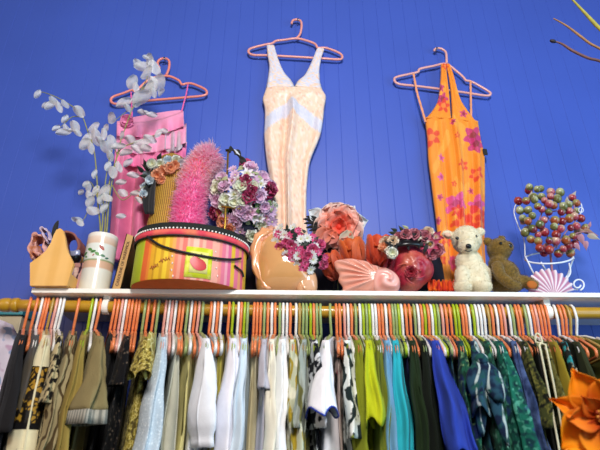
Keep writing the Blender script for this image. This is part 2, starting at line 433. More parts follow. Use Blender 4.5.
g(438, 459, 11, F('peacock print', '#1f5468', prints=[('#14283a', 'noise', 40, .52, .04), ('#4f8f4a', 'noise', 34, .62, .03)]), 'peacock blue and green printed top, right of the cobalt blouse', 'top', half=.172)
g(450.3, 470, 16, F('jungle print', '#123428', prints=[('#1f5a44', 'noise', 60, .54, .08), ('#14224a', 'noise', 36, .58, .07), ('#6f8f62', 'noise', 90, .64, .05)]), 'dark green and navy jungle print blouse', 'blouse', sl=(.3, .9))
g(462, 485, 22, F('swirl print', '#234658', prints=[('#0f1d36', 'noise', 45, .52, .07), ('#a9b6b2', 'swirl', 12, .93, .05), ('#1c4c46', 'noise', 60, .60, .06)]), 'navy, teal and white swirl print blouse with a knotted sleeve', 'blouse', sl=(.17, 1.25), knot=True)
g(473, 499, 17, F('palm print', '#14402f', prints=[('#2f6e54', 'noise', 44, .56, .07), ('#0b1f1d', 'noise', 50, .56, .07), ('#7fae94', 'noise', 80, .68, .05)]), 'bottle green palm print dress, right of the swirl print blouse', 'dress', sl=(.28, .9))
g(483.6, 512, 17, F('teal print', '#166250', prints=[('#0f343a', 'noise', 55, .53, .08), ('#4f9a84', 'noise', 80, .60, .06), ('#23406a', 'noise', 40, .63, .06)]), 'teal green marbled print blouse, left of the ruched slate blue top', 'blouse', sl=(.3, .95))
g(496, 528, 16, F('slate ruched', '#4a5c86', prints=[('#27365c', 'noise', 40, .5, .1)], bump=.6, bscale=150), 'slate blue ruched top with knitted edge', 'top', sl=(.3, .8))
g(509, 538, 12, F('olive print', '#3f4320', prints=[('#6f6c32', 'noise', 110, .56, .06), ('#15170e', 'noise', 70, .58, .06)]), 'olive print top, right of the slate blue ruched top', 'top', sl=(.2, .8))
g(520.5, 549, 13, F('piped black', '#15140f'), 'black top edged with cream piping', 'top', piping='#d8cfae')
g(529, 560, 12, F('khaki spot', '#5f5a2a', prints=[('#20200f', 'noise', 90, .55, .06), ('#7d7a44', 'noise', 120, .6, .05)]), 'khaki top with dark spots, right of the cream-piped black top', 'top', sl=(.2, .8))
g(540, 570, 12, F('mustard jersey', '#86731f'), 'mustard jersey dress, right of the khaki spotted top', 'dress', sl=(.2, .8))
g(547, 582, 12, F('dark floral', '#191d1a', prints=[('#2f8f92', 'noise', 34, .60, .03), ('#b6b29a', 'noise', 44, .64, .03)]), 'black top with turquoise and cream floral print near the right end', 'top', sl=(.2, .8))
g(556, 595, 12, F('dark olive twill', '#2c2f17'), 'dark olive twill shirt behind the big orange flower', 'shirt', sl=(.2, .8))

g(573, 640, 30, F('olive drab twill', '#68682a'), 'olive green jacket at the right end of the rail, its shoulder turned outwards', 'jacket', half=.17, sl=(.4, .8))
hx = [(k, P(x, 303, YR-.02).x, x) for k, x in HOOKS]
# turn of each hanger about its hook
gi = {}
for t in G:
    i = min((abs(h[2]-t[0]), n) for n, h in enumerate(hx) if n not in gi)[1]; gi[i] = t
yaw = {}
for i, t in gi.items():
    dx = P(t[1], 400, YR-.215).x - hx[i][1]
    yaw[i] = math.asin(clamp(dx/.225, -.8, .8))
ks = sorted(yaw)
def yaw_at(i):
    if i in yaw: return yaw[i]
    lo = [k for k in ks if k < i]; hi = [k for k in ks if k > i]
    if not lo: return yaw[ks[0]]
    if not hi: return yaw[ks[-1]]+.05*(i-ks[-1])
    a, b = lo[-1], hi[0]; return yaw[a]+(yaw[b]-yaw[a])*(i-a)/(b-a)

def garment(i, t):
    xh, xf, w, m, label, cat, o = t
    X = hx[i][1]; root = thing(cat if cat != 'top' else 'top', label, cat, (X, YR, rodz(X)), 'clothes on the rail', yaw[i])
    rng = random.Random(i*13+5)
    wm = w*S(xf, 430, YR-.25)*.52*cos(yaw[i])         # half width of the front edge
    U = o.get('half', .206); L = o.get('len', .78); N = 72; rows = []
    ph = [rng.uniform(0, 6.28) for _ in range(9)]
    def ws(u):                                        # drop of the shoulder line below the pole
        a = abs(u); return -AP - .002 + .010*sstep(0, .05, a) + .060*clamp((a-.03)/.18)**1.15 + .004*(1-sstep(.015, .05, a))
    def grow_at(s): return .14+.86*clamp(s/.19)**.85+.22*sstep(.12, .5, s)
    S_ = [0, .004, .012, .025, .045, .07, .10, .13, .165, .20, .24, .29, .34, .40, .46, .53, .60, .69, L]
    for s in S_:
        k = sstep(-.002, .03, s); kk = sstep(.01, .14, s); row = []
        for n in range(N):
            a = 2*PI*n/N
            ca, sa = cos(a), sin(a)
            u = (U*(1+.10*sstep(.1, .7, s)))*math.copysign(abs(ca)**.62, ca)
            f = clamp((u+U)/(2*U))                    # 0 back, 1 front
            T = (.010+(wm*grow_at(s)-.010)*f**1.5)
            Tm = .0052+.0105*(1-clamp(abs(u/U))**5)*sstep(.0, .05, abs(u)); T = .62*Tm+(max(T, Tm)-.62*Tm)*k
            tt = T*math.copysign(abs(sa)**.7, sa)
            fold = kk*(.26*T+.0012)*(sin(u*42+ph[0]+s*3)+.6*sin(u*75+ph[1]-s*4))
            tt += fold*(1 if sa > 0 else -.6)
            fr = sstep(.7, 1, f)*kk; q = tt/max(T, .004)
            u += fr*(.026*(1-2*abs(sin(q*2.1+ph[2]+s*1.3)))+.008*sin(q*6.1+ph[3]+s*2))+ .008*kk*sin(s*8+ph[4])*fr
            tt += kk*f*(.007*sin(s*6+ph[5])+.003*sin(s*15+ph[6]))*sstep(.1, .4, s)
            row.append(Vector((tt, -u, -(ws(u)+s))))
        rows.append(row)
    mb = MB().grid(rows, True)
    n = len(rows[0]); mb.f.append(tuple(range(n)))
    part('body', mb, m, root, local=True)
    if 'sl' in o:
        ln, fl = o['sl']; wd = .098*(1.0 if ln < .3 else .82)
        for sgn in ((1, -1)):
            rows = []; K = 20; ns = 40
            Ts = max(wm*.85, .006)*(1 if sgn > 0 else .5)
            tw = o.get('tw', rng.uniform(-.45, .45)) if sgn > 0 else 0
            lean = o.get('lean', rng.uniform(-.012, .012)) if sgn > 0 else 0
            for q in range(K+1):
                f = q/K; grow = clamp(.02+f*ln/.17)**.8
                puff = (.85+.30*sin(PI*clamp(f*1.05))) if o.get('puff') else 1
                if o.get('puff') and f > .85: puff = .72
                c_u = .176+.045*f**.8+.02*f*(fl > 1.1); c_w = ws(.178)-.004+f*ln
                a_u = (wd*.5)*(.30+.70*grow)*(1+(fl-1)*f*.6)*puff
                a_t = (.0056+(Ts-.0056)*grow)*(1+(fl-1)*f*.9)*puff
                row = []
                for n_ in range(ns):
                    a = 2*PI*n_/ns
                    du = a_u*cos(a); dt = a_t*math.copysign(abs(sin(a))**.8, sin(a))
                    wv = o.get('fold', 1)*grow*(.0075*(1-2*abs(sin(a*2.0+ph[1]+f*1.2)))+.0022*sin(a*6+ph[2]-f*5))
                    du += wv*(2.4 if fl > 1.1 else 1.6); dt += wv*.7+grow*.003*sin(f*ln*40+ph[7])
                    du, dt = du*cos(tw)-dt*sin(tw)*1.0, dt*cos(tw)+du*sin(tw)*.75
                    zz = c_w + (1-grow)*du*.28 + (fl > 1.2)*f**4*.010*sin(a*4+ph[3])
                    row.append(Vector((dt+lean*f**1.3*(ln/.2), -sgn*(c_u+du), -zz)))
                rows.append(row)
            sm = MB().grid(rows, True); sm.f.append(tuple(range(ns)))
            so = part('sleeve', sm, m, root, local=True, solid=.0012)
            hem = rows[-1]
            if o.get('trim'):
                part('trim', MB().tube(hem, .0020, 5, closed=True), F('trim '+o['trim'], o['trim']), root, local=True, label='blue scalloped edging')
            if o.get('cuff'):
                mb = MB().grid([[p for p in hem], [p+Vector((p.x*.06, 0, -.028)) for p in hem]], True)
                part('cuff', mb, F('cuff '+o['cuff'], o['cuff'], prints=[('#77766e', 'ustripe', 40, .5, .2)]), root, local=True, solid=.0012, label='pale ribbed cuff')
            if o.get('kimono') and sgn > 0:
                e = .0016
                def off(row): 
                    c = sum(row, Vector())/len(row); return [p+(p-c).normalized()*e for p in row]
                pm = MB().grid([off(r) for r in rows[3:9]], True)
                part('sleeve_panel', pm, F('gold panel', '#a07a26', prints=[('#120d08', 'noise', 70, .50, .04), ('#120d08', 'cells', 50, .07, .03)], rough=.5), root, local=True, label='gold and black patterned panel')
                bk = MB().grid([off(rows[8]), [p.lerp(q, .5) for p, q in zip(off(rows[8]), off(rows[9]))]], True)
                part('band', bk, F('black band', '#0e0c0d'), root, local=True, label='black band')
    if o.get('lapel'):
        mb = MB(); rr = []
        for q in range(9):
            f = q/8; z = -(ws(.15)+.002+.095*f); wdt = .055*sin(PI*clamp(.12+.8*f))**.6*(1-.35*f)
            rr.append([Vector((wm*(.25+.4*sin(j/6*PI))*(1 if j else 1)+(-.01+.05*j/6)*(f*.6+.15), -(U+.012-.09*(j/6)**1.2+.02*f), z-.016*sin(j*1.6)*f)) for j in range(7)])
        mb.grid(rr)
        part('collar', mb, F('gold lace collar', '#a8964a', prints=[('#d9cc8f', 'cells', 50, .06, .03)], rough=.5), root, local=True, solid=.0015, label='pale gold lace collar')
    if o.get('piping'):
        mb = MB(); pth = []
        for q in range(22):
            f = q/21; z = -(ws(.17)+.02+.5*f)
            pth.append(Vector((wm*.7*cos(f*2.2), -(U*1.08+.012), z)))
        loop = [Vector((wm*.35+.007*cos(a), -(U*1.05+.014), -(ws(.17)-.008+.02*(1-sin(a))))) for a in [PI*k/10 for k in range(11)]]
        mb.tube([p+Vector((-.006, -.003, 0)) for p in reversed(pth)]+loop+[p+Vector((.007, -.003, 0)) for p in pth], .0024, 6)
        part('piping', mb, F('cream piping', o['piping']), root, local=True, label='cream piping')
    if o.get('knot'):
        mb = MB()
        for sg, ln_, sc in ((-1, .075, 1), (1, .085, 1), (-1, .15, .6), (1, .17, .55)):
            rr = []
            for q in range(9):
                f = q/8; wv = .024*sc*sin(PI*clamp(.1+.85*f))**.7
                c = Vector((sg*(.004+.02*f), -(U+.045+.014*f), -(ws(.19)+.055+ln_*f)))
                rr.append([c+Vector((wv*cos(a), .012*sin(a)*sc, .006*sin(a*2+f*4))) for a in [2*PI*k/12 for k in range(12)]])
            mb.grid(rr, True, cap=True)
        mb.ball((0, -(U+.05), -(ws(.19)+.05)), (.015, .013, .014), 12, 8)
        part('knot', mb, m, root, local=True)
    return root
for i, t in sorted(gi.items()): garment(i, t)

# the hangers themselves
REG = [(0, 103, 'left of the left rail bracket'), (103, 190, 'under the left half of the hat box'), (190, 250, 'under the right half of the hat box'), (250, 328, 'under the peach head vase'),
       (328, 388, 'under the pink shell vase'), (388, 440, 'under the red head vase'), (440, 488, 'under the white bear'), (488, 530, 'under the brown bear'),
       (530, 550, 'under the ribbed seashell'), (550, 610, 'right of the right rail bracket')]
ORD = ['first', 'second', 'third', 'fourth', 'fifth', 'sixth', 'seventh', 'eighth', 'ninth', 'tenth', 'eleventh', 'twelfth']
cnt = {}
tot = {}
for k, X, px in hx:
    r = next(q for q in REG if q[0] <= px < q[1]); tot[(k, r[2])] = tot.get((k, r[2]), 0)+1
for i, (k, X, px) in enumerate(hx):
    r = next(q for q in REG if q[0] <= px < q[1]); n = cnt.get((k, r[2]), 0); cnt[(k, r[2])] = n+1
    c = HC[k][0]
    lab = f'only {c} plastic hanger {r[2]}' if tot[(k, r[2])] == 1 else f'{ORD[n]} {c} hanger from the left, {r[2]}'
    h = thing('clothes_hanger', lab, 'hanger', (X, YR, rodz(X)), 'plastic hangers on the rail', yaw_at(i))
    hm, fm = HME[(k, 1 if i in gi else 0)]
    hk = meshpart('hook', hm, h); fr = meshpart('frame', fm, h)
# ------------------------------------------------------------------ things hung on the wall
YH = -.022
PINKP = mat('pink plastic', '#e79a8e', rough=.3, var=.04)
SALMP = mat('coral pink plastic', '#e8897a', rough=.3, var=.04)
PALEP = mat('pale pink plastic', '#e6a79f', rough=.3, var=.04)
STEEL = mat('nail steel', '#8d8d92', rough=.35, metal=1)
def spline(pts, n=8, closed=False):
    """Catmull-Rom through points"""
    pts = [Vector(p) for p in pts]; out = []; m = len(pts)
    rng_ = range(m if closed else m-1)
    for i in rng_:
        p0 = pts[(i-1) % m] if closed or i > 0 else pts[0]; p1 = pts[i]; p2 = pts[(i+1) % m]
        p3 = pts[(i+2) % m] if closed or i+2 < m else pts[-1]
        for k in range(n):
            t = k/n
            out.append(.5*((2*p1)+(-p0+p2)*t+(2*p0-5*p1+4*p2-p3)*t*t+(-p0+3*p1-3*p2+p3)*t**3))
    if not closed: out.append(pts[-1])
    return out
def wall_hanger(hook, left, right, apex, m, label, notchL, notchR, lower):
    """pixel outlines of a plastic hanger flat against the wall"""
    Pw = lambda p: P(p[0], p[1], YH)
    A = Pw(apex); root = thing('clothes_hanger', label, 'hanger', A)
    part('hook', MB().tube(spline([Pw(p) for p in hook], 6), .0052, 10), m, root)
    fr = [apex] + notchR + right + lower + left + notchL
    part('frame', MB().tube(spline([Pw(p) for p in fr], 5, True), .0052, 10, closed=True), m, root)
    top = min(hook, key=lambda p: p[1]); t = P(top[0], top[1]+2.0, YH)
    nl = thing('nail', 'steel nail in the blue wall carrying the '+label.split(' hanger')[0]+' hanger', 'nail', (t.x, 0, t.z))
    part('shank', MB().tube([Vector((t.x, .01, t.z)), Vector((t.x, -.036, t.z))], .0022, 8), STEEL, nl)
    part('head', MB().tube([Vector((t.x, -.036, t.z)), Vector((t.x, -.0375, t.z))], .0045, 10), STEEL, nl)
    return root
wall_hanger([(159.5, 68), (157.5, 63.5), (160, 59.5), (165, 58.5), (169, 61), (169, 68), (166.5, 75)], [(116, 104), (111, 101.5), (113, 97)], [(203.5, 88.5), (206.8, 92), (204, 95.5)], (166.5, 76),
            SALMP, 'coral pink hanger with the pink ruffled top, leftmost of the three on the blue wall', [(124, 93), (132, 90), (136, 91), (150, 79)], [(178, 80), (182, 84.5), (187, 83.5), (193, 84)], [(186, 97.5), (150, 100.5), (128, 103)])
wall_hanger([(291.5, 24), (293, 20.5), (298, 19.7), (301.5, 23), (300.5, 33), (297, 38)], [(253, 55), (248.5, 52), (251, 48.5)], [(339, 53), (342.3, 57), (339, 59.5)], (296, 38.5),
            PINKP, 'pink hanger with the peach slip dress, in the middle of the blue wall', [(264, 45), (272, 43.5), (276, 41), (284, 40)], [(306, 40.5), (315, 44), (318, 48), (326, 48)], [(322, 58.5), (296, 57), (268, 55.5)])
wall_hanger([(434, 51), (436, 48.5), (440.5, 48.6), (445.5, 52), (446.5, 58), (446.5, 63)], [(398.5, 84), (394.3, 80), (397, 77)], [(487, 90.5), (490.5, 94), (486.5, 95.8)], (446, 64),
            PALEP, 'pale pink hanger with the orange floral dress, rightmost on the blue wall', [(410, 74), (418, 72), (420, 69), (434, 66)], [(456, 71), (463, 77), (466, 80.5), (472, 82)], [(470, 93.5), (446, 90), (415, 86)])

def interp_rows(rows, n):
    """rows of (xl,yl,xr,yr) resampled smoothly"""
    pts = [Vector((r[0], r[1], 0)) for r in rows]; ptr = [Vector((r[2], r[3], 0)) for r in rows]
    k = max(2, n//(len(rows)-1))
    return list(zip(spline(pts, k), spline(ptr, k)))
def panel(rows, Y, thick, n=60, nx=40, fold=None, col=None, back=.006):
    """closed cloth volume between a left and a right pixel outline"""
    rr = interp_rows(rows, n); out = []; cols = []
    for i, (a, b) in enumerate(rr):
        v = i/(len(rr)-1); row = []; 
        L_, R_ = P(a.x, a.y, Y), P(b.x, b.y, Y)
        for j in range(nx+1):
            s = j/nx; p = L_.lerp(R_, s)
            d = thick*(1-(2*s-1)**4)**.5*1.0
            if fold: d += fold(s, v)*min(1, 6*s, 6*(1-s))
            row.append(p+Vector((0, -d, 0))); 
            if col: cols.append(col(s, v, a.x+(b.x-a.x)*s, a.y+(b.y-a.y)*s))
        for j in range(nx-1, 0, -1):
            s = j/nx; p = L_.lerp(R_, s); row.append(p+Vector((0, back*(1-(2*s-1)**2), 0)))
            if col: cols.append(col(s, v, a.x+(b.x-a.x)*s, a.y+(b.y-a.y)*s))
        out.append(row)
    mb = MB().grid(out, True, cols if col else None, cap=True); return mb

# --- peach slip dress
c_s = lin('#efcdb2'); c_f = lin('#e3a583'); c_l = lin('#f5e2d6')
def peach(s, v, x, y):
    c = c_s
    # lace: under-bust chevron and the strap edges
    yc = 104+.72*abs(x-291.5)*(1 if abs(x-291.5) < 26 else 1); dl = abs(y-yc-3)
    st = y < 88 and (abs((x-291)) > 0)
    if (dl < 6.5 and y > 100) or (st and noise.noise(Vector((x*.9, y*.7, 8))) > -.12):
        return mix(lin('#bfc2da'), lin('#e6e0e6'), .5+.5*noise.noise(Vector((x*1.7, y*1.3, 1))))
    n = noise.noise(Vector((x*.45, y*.35, 0)))
    if n > .33: c = mix(c, lin('#e0a08c'), .55)
    n2 = noise.noise(Vector((x*.4+30, y*.3, 4)))
    if n2 > .2: c = mix(c, c_l, .6)
    return c
SATIN = mat('peach printed satin', attr=True, rough=.38, var=.06, nscale=25, sheen=.3)
LACE = mat('pale silver lace', '#d8cbd0', rough=.6, var=.1, prints=[('#b9b2c2', 'cells', 130, .05, .03), ('#e8dcd8', 'noise', 90, .55, .06)], bump=.6, bscale=300)
YD = -.030
pd = thing('slip_dress', 'peach floral satin slip dress with lace straps, hung from the middle pink hanger', 'dress', P(295, 84, YD))
rowsL = [(266.5, 46, 274.5, 46), (267.5, 56, 278, 58), (269, 66, 283, 70), (268, 76, 286.5, 75), (267, 82, 291, 80), (265.5, 90, 294.6, 86.5)]
rowsR = [(316.5, 49, 324.5, 49.5), (313, 58, 321.5, 58), (309.5, 66, 319.5, 70), (304.5, 75, 319.8, 76), (298, 80.5, 320.2, 82), (294.2, 86.5, 322.5, 90)]
low = [(265.8, 89, 322, 89.5), (264, 94, 325.5, 95), (262.5, 100, 326, 99), (264.5, 109, 324.5, 108), (264.5, 122, 323, 122), (264, 137, 320, 137), (266.5, 162, 310.5, 161), (269.5, 181, 307.5, 181), (271, 200, 306.5, 200), (271.5, 222, 307, 222), (270, 245, 309, 245), (268, 262, 310, 262)]
def pf(s, v):
    a = .011*sstep(.12, .4, v)
    return a*(sin((s-.5)*14+.6)+.35*sin(s*27)) + (.022*sstep(.1, .3, v)*math.exp(-((s-.47)/.05)**2)-.008*sstep(.1, .3, v)*(math.exp(-((s-.36)/.05)**2)+math.exp(-((s-.58)/.05)**2))) + .006*math.exp(-((v-.1)/.08)**2)*(math.exp(-((s-.25)/.13)**2)+math.exp(-((s-.75)/.13)**2))
part('bodice', panel(rowsL, YD, .007, 40, 12, col=peach), SATIN, pd)
part('bodice', panel(rowsR, YD, .007, 40, 12, col=peach), SATIN, pd)
part('skirt', panel(low, YD, .016, 88, 56, fold=pf, col=peach), SATIN, pd)
def lace_strip(pts, w, Y, parent, name='lace_trim', m=LACE, label='pale silver lace trim', wav=.0018, lift=.0):
    c = spline([P(x, y, Y) for x, y in pts], 8); rows = []
    for i, p in enumerate(c):
        t = (c[min(i+1, len(c)-1)]-c[max(i-1, 0)]).normalized(); b = Vector((0, 1, 0)).cross(t).normalized()
        ww = w*(1+.14*sin(i*1.9))
        rows.append([p+b*ww*q+Vector((0, -lift*(1-q*q), 0)) for q in (-1, -.5, 0, .5, 1)])
    return part(name, MB().grid(rows), m, parent, label=label, solid=.0016)
# --- orange floral dress
c_o = lin('#ee8a12'); 
FL = [(442, 100, 6, 'm'), (443, 107, 6.5, 'r'), (440, 89, 4, 'm'), (431, 139, 9, 'r'), (424, 136, 4, 'o'), (472, 138, 10, 'm'), (475, 146, 9, 'm'), (463, 115, 4, 'm'), (440.6, 159, 3.6, 'p'), (440, 179, 3.6, 'p'),
      (462, 167, 5.5, 'r'), (475, 176, 7, 'r'), (455, 206, 11, 'p'), (456, 213, 6, 'r'), (476, 207, 9, 'p'), (474, 219, 12, 'r'), (462, 225, 12, 'r'), (480, 226, 9, 'r'), (439, 199, 3.2, 'm'), (437, 222, 3.5, 'm'), (446, 240, 7, 'r'), (470, 240, 9, 'r'), (440, 262, 6, 'r'), (454, 262, 7, 'm'),
      (444.5, 67, 3.6, 'r'), (428, 186, 3, 'm'), (453, 186, 3, 'r'), (456, 138, 3, 'r'), (470, 192, 3.2, 'm'), (452, 124, 2.6, 'm')]
FC = {'m': ('#c2246e', '#8a1038'), 'r': ('#dc3420', '#f08030'), 'p': ('#d84a9a', '#b02a6a'), 'o': ('#e0662a', '#f0b040')}
def floral(s, v, x, y):
    c = c_o
    if noise.noise(Vector((x*.12, y*.05, 2))) > .25: c = mix(c, lin('#f2a63a'), .6)
    for k, (fx, fy, r, t) in enumerate(FL):
        dx, dy = x-fx, y-fy; d = math.hypot(dx, dy*.9); a = math.atan2(dy, dx)
        rr = r*(.80+.22*cos(5*a+k))
        if d < rr:
            cc = lin(FC[t][0]); 
            if d < r*.35: cc = lin(FC[t][1])
            elif cos(5*a+k) < -.75: cc = mix(cc, lin(FC[t][1]), .6)
            c = mix(c, cc, .92)
    return c
CREPE = mat('orange floral crepe', attr=True, rough=.6, var=.05, nscale=30, sheen=.2)
YO = -.030
od = thing('halter_dress', 'orange halter dress printed with red and magenta flowers, hung from the rightmost pink hanger', 'dress', P(447, 100, YO))
hl = [(440.5, 65, 446, 64.5), (440.5, 75, 446.8, 75), (439.5, 88, 448.5, 88), (437.5, 101, 449.8, 101), (432, 111, 450.5, 111), (425, 119, 451.5, 119)]
hr = [(445.5, 64.5, 449.5, 65), (448, 75, 453.5, 76), (450, 88, 457, 89), (451, 100, 461, 101), (451.5, 110, 469, 113), (451.5, 119, 478, 124)]
bd = [(424.5, 118, 478.2, 122), (425.5, 126, 479, 128), (427, 140, 481.5, 142), (428, 160, 484.5, 155), (430.5, 180, 485, 175), (433, 200, 485, 200), (435.5, 220, 484.5, 222), (438.5, 250, 485, 250), (441.5, 283, 487, 280)]
def of(s, v): return .012*(.3+v)*(sin(s*15+v*1.2)+.5*sin(s*37+1)) - .010*math.exp(-((s-.47)/.03)**2)*(1-v*.6)
part('halter_strap', panel(hl, YO-.008, .008, 60, 20, fold=lambda s, v: .002*sin(s*14), col=floral), CREPE, od)
part('halter_strap', panel(hr, YO-.006, .008, 60, 24, fold=lambda s, v: .002*sin(s*14+1), col=floral), CREPE, od)
part('body', panel(bd, YO, .014, 160, 76, fold=of, col=floral), CREPE, od)
STRAP = mat('peach ribbon', '#e2946a', rough=.5)
for pts in ([(413.5, 73.5), (417, 92), (421, 106), (425.5, 122)], [(470.5, 81), (470.8, 95), (471, 108), (471.2, 124)]):
    lace_strip(pts, .0042, YO-.010, od, 'hanger_loop', STRAP, 'thin peach hanging loop', )
part('size_tag', MB().box((-.008, -.002, -.014), (.008, .002, .014), .001, off=P(485.2, 152, YO-.012)), BLACKFAB, od, label='small black tag')

# --- pink ruffled top
YP = -.030
PK = mat('pink chiffon', attr=True, rough=.55, var=.08, nscale=30, sheen=.2, trans=.12)
pt = thing('ruffled_dress', 'pink ruffled dress with thin straps, hung from the leftmost coral pink hanger', 'dress', P(150, 130, YP))
cA, cB, cD = lin('#f59cc2'), lin('#e2709c'), lin('#8c1f3a')
bodyr = [(118, 122, 182.5, 111), (117, 134, 184.5, 124), (116, 150, 186, 146), (114, 175, 184, 172), (112, 200, 180, 200), (110, 230, 178, 230), (108, 262, 178, 262)]
def pfold(s, v): return .030*sstep(.25, .5, v)*(abs(sin(s*9+.4))-.5+.35*sin(s*19))
def pcol(s, v, x, y):
    f = 0
    c = mix(cA, cB, sstep(.28, .55, v)); return c
part('body', panel(bodyr, YP, .014, 84, 60, fold=pfold, col=pcol), PK, pt)
def ruffle(tl, tr, drop, wob, name, c0, c1, mm, lab=None, ph=0, off=.02, nw=13):
    A, B = Vector((*tl, 0)), Vector((*tr, 0)); rows = []; cols = []; n = 120
    for k in range(9):
        f = k/8; row = []
        for i in range(n+1):
            s = i/n; q = A.lerp(B, s); sag = 5*sin(PI*s)*(1 if wob > .5 else .4)
            w = sin(s*nw*2+ph)+.5*sin(s*nw*3.3+ph*2)
            p = P(q.x+w*1.1*f, q.y+sag+drop*f+.9*w*f*f, YP-.016-.004*f)
            row.append(p+Vector((0, -off*f*(.55+.45*w)*wob, 0))); cols.append(mix(c0, c1, f))
        rows.append(row)
    return part(name, MB().grid(rows, col=cols), mm, pt, solid=.0012, label=lab)
ruffle((117, 121), (183.5, 111), 17, .9, 'ruffle', lin('#ffa6cc'), lin('#f88cb8'), PK, ph=.4)
ruffle((116.5, 135), (186, 126), 19, 1.0, 'ruffle', lin('#f89ac2'), lin('#ffb0d0'), PK, ph=2.0)
ruffle((115, 149), (187, 142), 17, 1.0, 'ruffle', lin('#f890bc'), lin('#f470a8'), PK, ph=3.1)
SHEER = mat('silver voile', attr=True, rough=.5, var=.1, nscale=60, trans=.2)
ruffle((165, 128), (186.5, 123), 24, .9, 'ruffle', lin('#e2b4c8'), lin('#d4ccd6'), SHEER, 'silvery sheer frill', 1.2, .03, 9)
for pts in ([(131, 92), (131.5, 103), (132, 116), (132, 124)], [(188, 84), (186, 95), (183.5, 104), (181.5, 113)]):
    lace_strip(pts, .0026, YP-.010, pt, 'strap', mat('pink cord', '#e05f9c', rough=.5), None)
# rosette at its left shoulder
rb = rose_mb(.026, lin('#f59cc6'), lin('#f08ab8'), R, 3); 
o = part('rosette', MB().merge(rb, frame_to((-.1, -1, -.5)), P(127, 121, YP-.035)), PETAL, pt)
# ------------------------------------------------------------------ things on the shelf
def V3(p, Y, dz=0): return P(p[0], p[1], Y)+Vector((0, 0, dz))
def on_shelf(x, Y): return Vector((x, Y, ZS))

# --- wooden caddy with a shaped end board
YC = -.318
WOODC = mat('pale varnished wood', '#e6b266', rough=.5, var=.06, nscale=14, prints=[('#dfa858', 'vstripe', 6, .6, .3)])
out = [(29.5, 287.2), (29.5, 264.5), (37, 259.5), (45, 253), (50, 245), (53.5, 236), (56, 231.3), (59.5, 229.6), (62.5, 231.5), (64.3, 238), (65.8, 248), (68, 254.5), (73, 264.5), (69.8, 276), (66.5, 287.2)]
cad = thing('wooden_caddy', 'pale wooden caddy with a round-topped end board at the left end of the shelf', 'caddy', P(48, 287, YC))
ol = [P(x, y, YC) for x, y in out]; zb = min(p.z for p in ol)
for p in ol: p.z += ZS+.0005-zb
part('end_board', MB().prism(ol, (0, .012, 0)), WOODC, cad, smooth=False)
part('end_board', MB().prism([p+Vector((0, .20, 0)) for p in ol], (0, .012, 0)), WOODC, cad, smooth=False)
zl, zr = ol[0], ol[-1]
part('floor_board', MB().box((zl.x+.006, YC+.012, ZS+.001), (zr.x-.006, YC+.20, ZS+.010)), WOODC, cad, smooth=False)
for sx, (a, b) in (('l', (ol[0], ol[1])), ('r', (ol[-1], ol[-3]))):
    d = .006 if sx == 'l' else -.006
    part('side_board', MB().prism([a+Vector((0, .012, .004)), a.lerp(b, .55)+Vector((0, .012, 0)), a.lerp(b, .55)+Vector((d, .012, 0)), a+Vector((d, .012, .004))], (0, .188, 0)), WOODC, cad, smooth=False)
# what the caddy holds
def ribbon(path, w, Y, name, m, label, cat, up=Vector((0, 1, 0)), wob=.004, solid=.003):
    c = spline([V3(p, Y) for p in path], 8); rows = []
    for i, p in enumerate(c):
        t = (c[min(i+1, len(c)-1)]-c[max(0, i-1)]).normalized(); b = up.cross(t).normalized(); n = t.cross(b)
        rows.append([p+up*w*q+b*wob*sin(q*5+i*.5) for q in (-1, -.6, -.2, .2, .6, 1)])
    mb = MB().grid(rows); o = single(name, mb, m, label, cat, loc=c[0]); s_ = o.modifiers.new('thickness', 'SOLIDIFY'); s_.thickness = solid; s_.offset = 0
    return o
ribbon([(36, 262), (33.5, 250), (36, 240), (42, 237), (47, 243), (48, 252), (44, 258), (39, 255), (38, 246)], .028, -.235, 'scarf', F('pink chiffon scarf', '#d9a49c', prints=[('#c07a55', 'noise', 30, .6, .05)]), 'loosely folded pink scarf spilling from the left of the wooden caddy', 'scarf', wob=.006)
ribbon([(49, 244), (45, 236), (42, 231), (46, 229.5), (50, 236), (52, 242)], .016, -.255, 'ribbon', F('pale lilac ribbon', '#c9b3c4'), 'pale lilac ribbon poking up beside the black brush in the caddy', 'ribbon', wob=.003, solid=.0015)
bp = [V3((52, 262), -.23), V3((54, 240), -.23), V3((55.5, 228), -.23), V3((58.3, 220.5), -.23)]
br = thing('hair_brush', 'black tapered brush standing up behind the end board of the caddy', 'brush', bp[0])
part('handle', MB().tube(spline(bp[:3], 6), [.004+.001*(i/12) for i in range(13)], 10), mat('grey brush handle', '#5c4a44', rough=.5), br)
part('bristles', MB().tube(spline(bp[1:], 8), [.0065, .0075, .008, .009, .0095, .0095, .009, .0085, .008, .0075, .007, .006, .0055, .0045, .0035, .0025, .0012], 10), BLACKFAB, br)
ribbon([(66, 262), (65, 248), (66, 238), (71, 235.5), (78, 239), (82, 247), (81, 254)], .030, -.205, 'belt', F('mauve brown leather', '#8e5a52', rough=.5), 'mauve brown leather strap arching out of the caddy on its right', 'strap', wob=.001, solid=.006)
pm = MB().ball(V3((74.5, 257.5), -.245), (.0185, .022, .021), 20, 12, M=Matrix.Rotation(.35, 3, 'Y'))
po = thing('purse', 'small black satin purse with a silvery flap leaning at the right of the caddy', 'purse', V3((74.5, 257.5), -.245))
part('pouch', pm, mat('black satin', '#100e14', rough=.35), po)
fl = MB().grid([[V3((70+10*j/6, 250.5+i*1.7+.6*sin(j)), -.268-.006*sin(PI*j/6)) for j in range(7)] for i in range(4)])
part('flap', fl, mat('silver grey satin', '#8f93ad', rough=.35, metal=.2), po, solid=.003)
bx = MB(); a = V3((69.5, 288), -.262); b = V3((80.5, 288), -.262); tz = V3((76, 263.5), -.262).z
bx.box((a.x, -.262, ZS+.0004), (b.x, -.19, tz), .003)
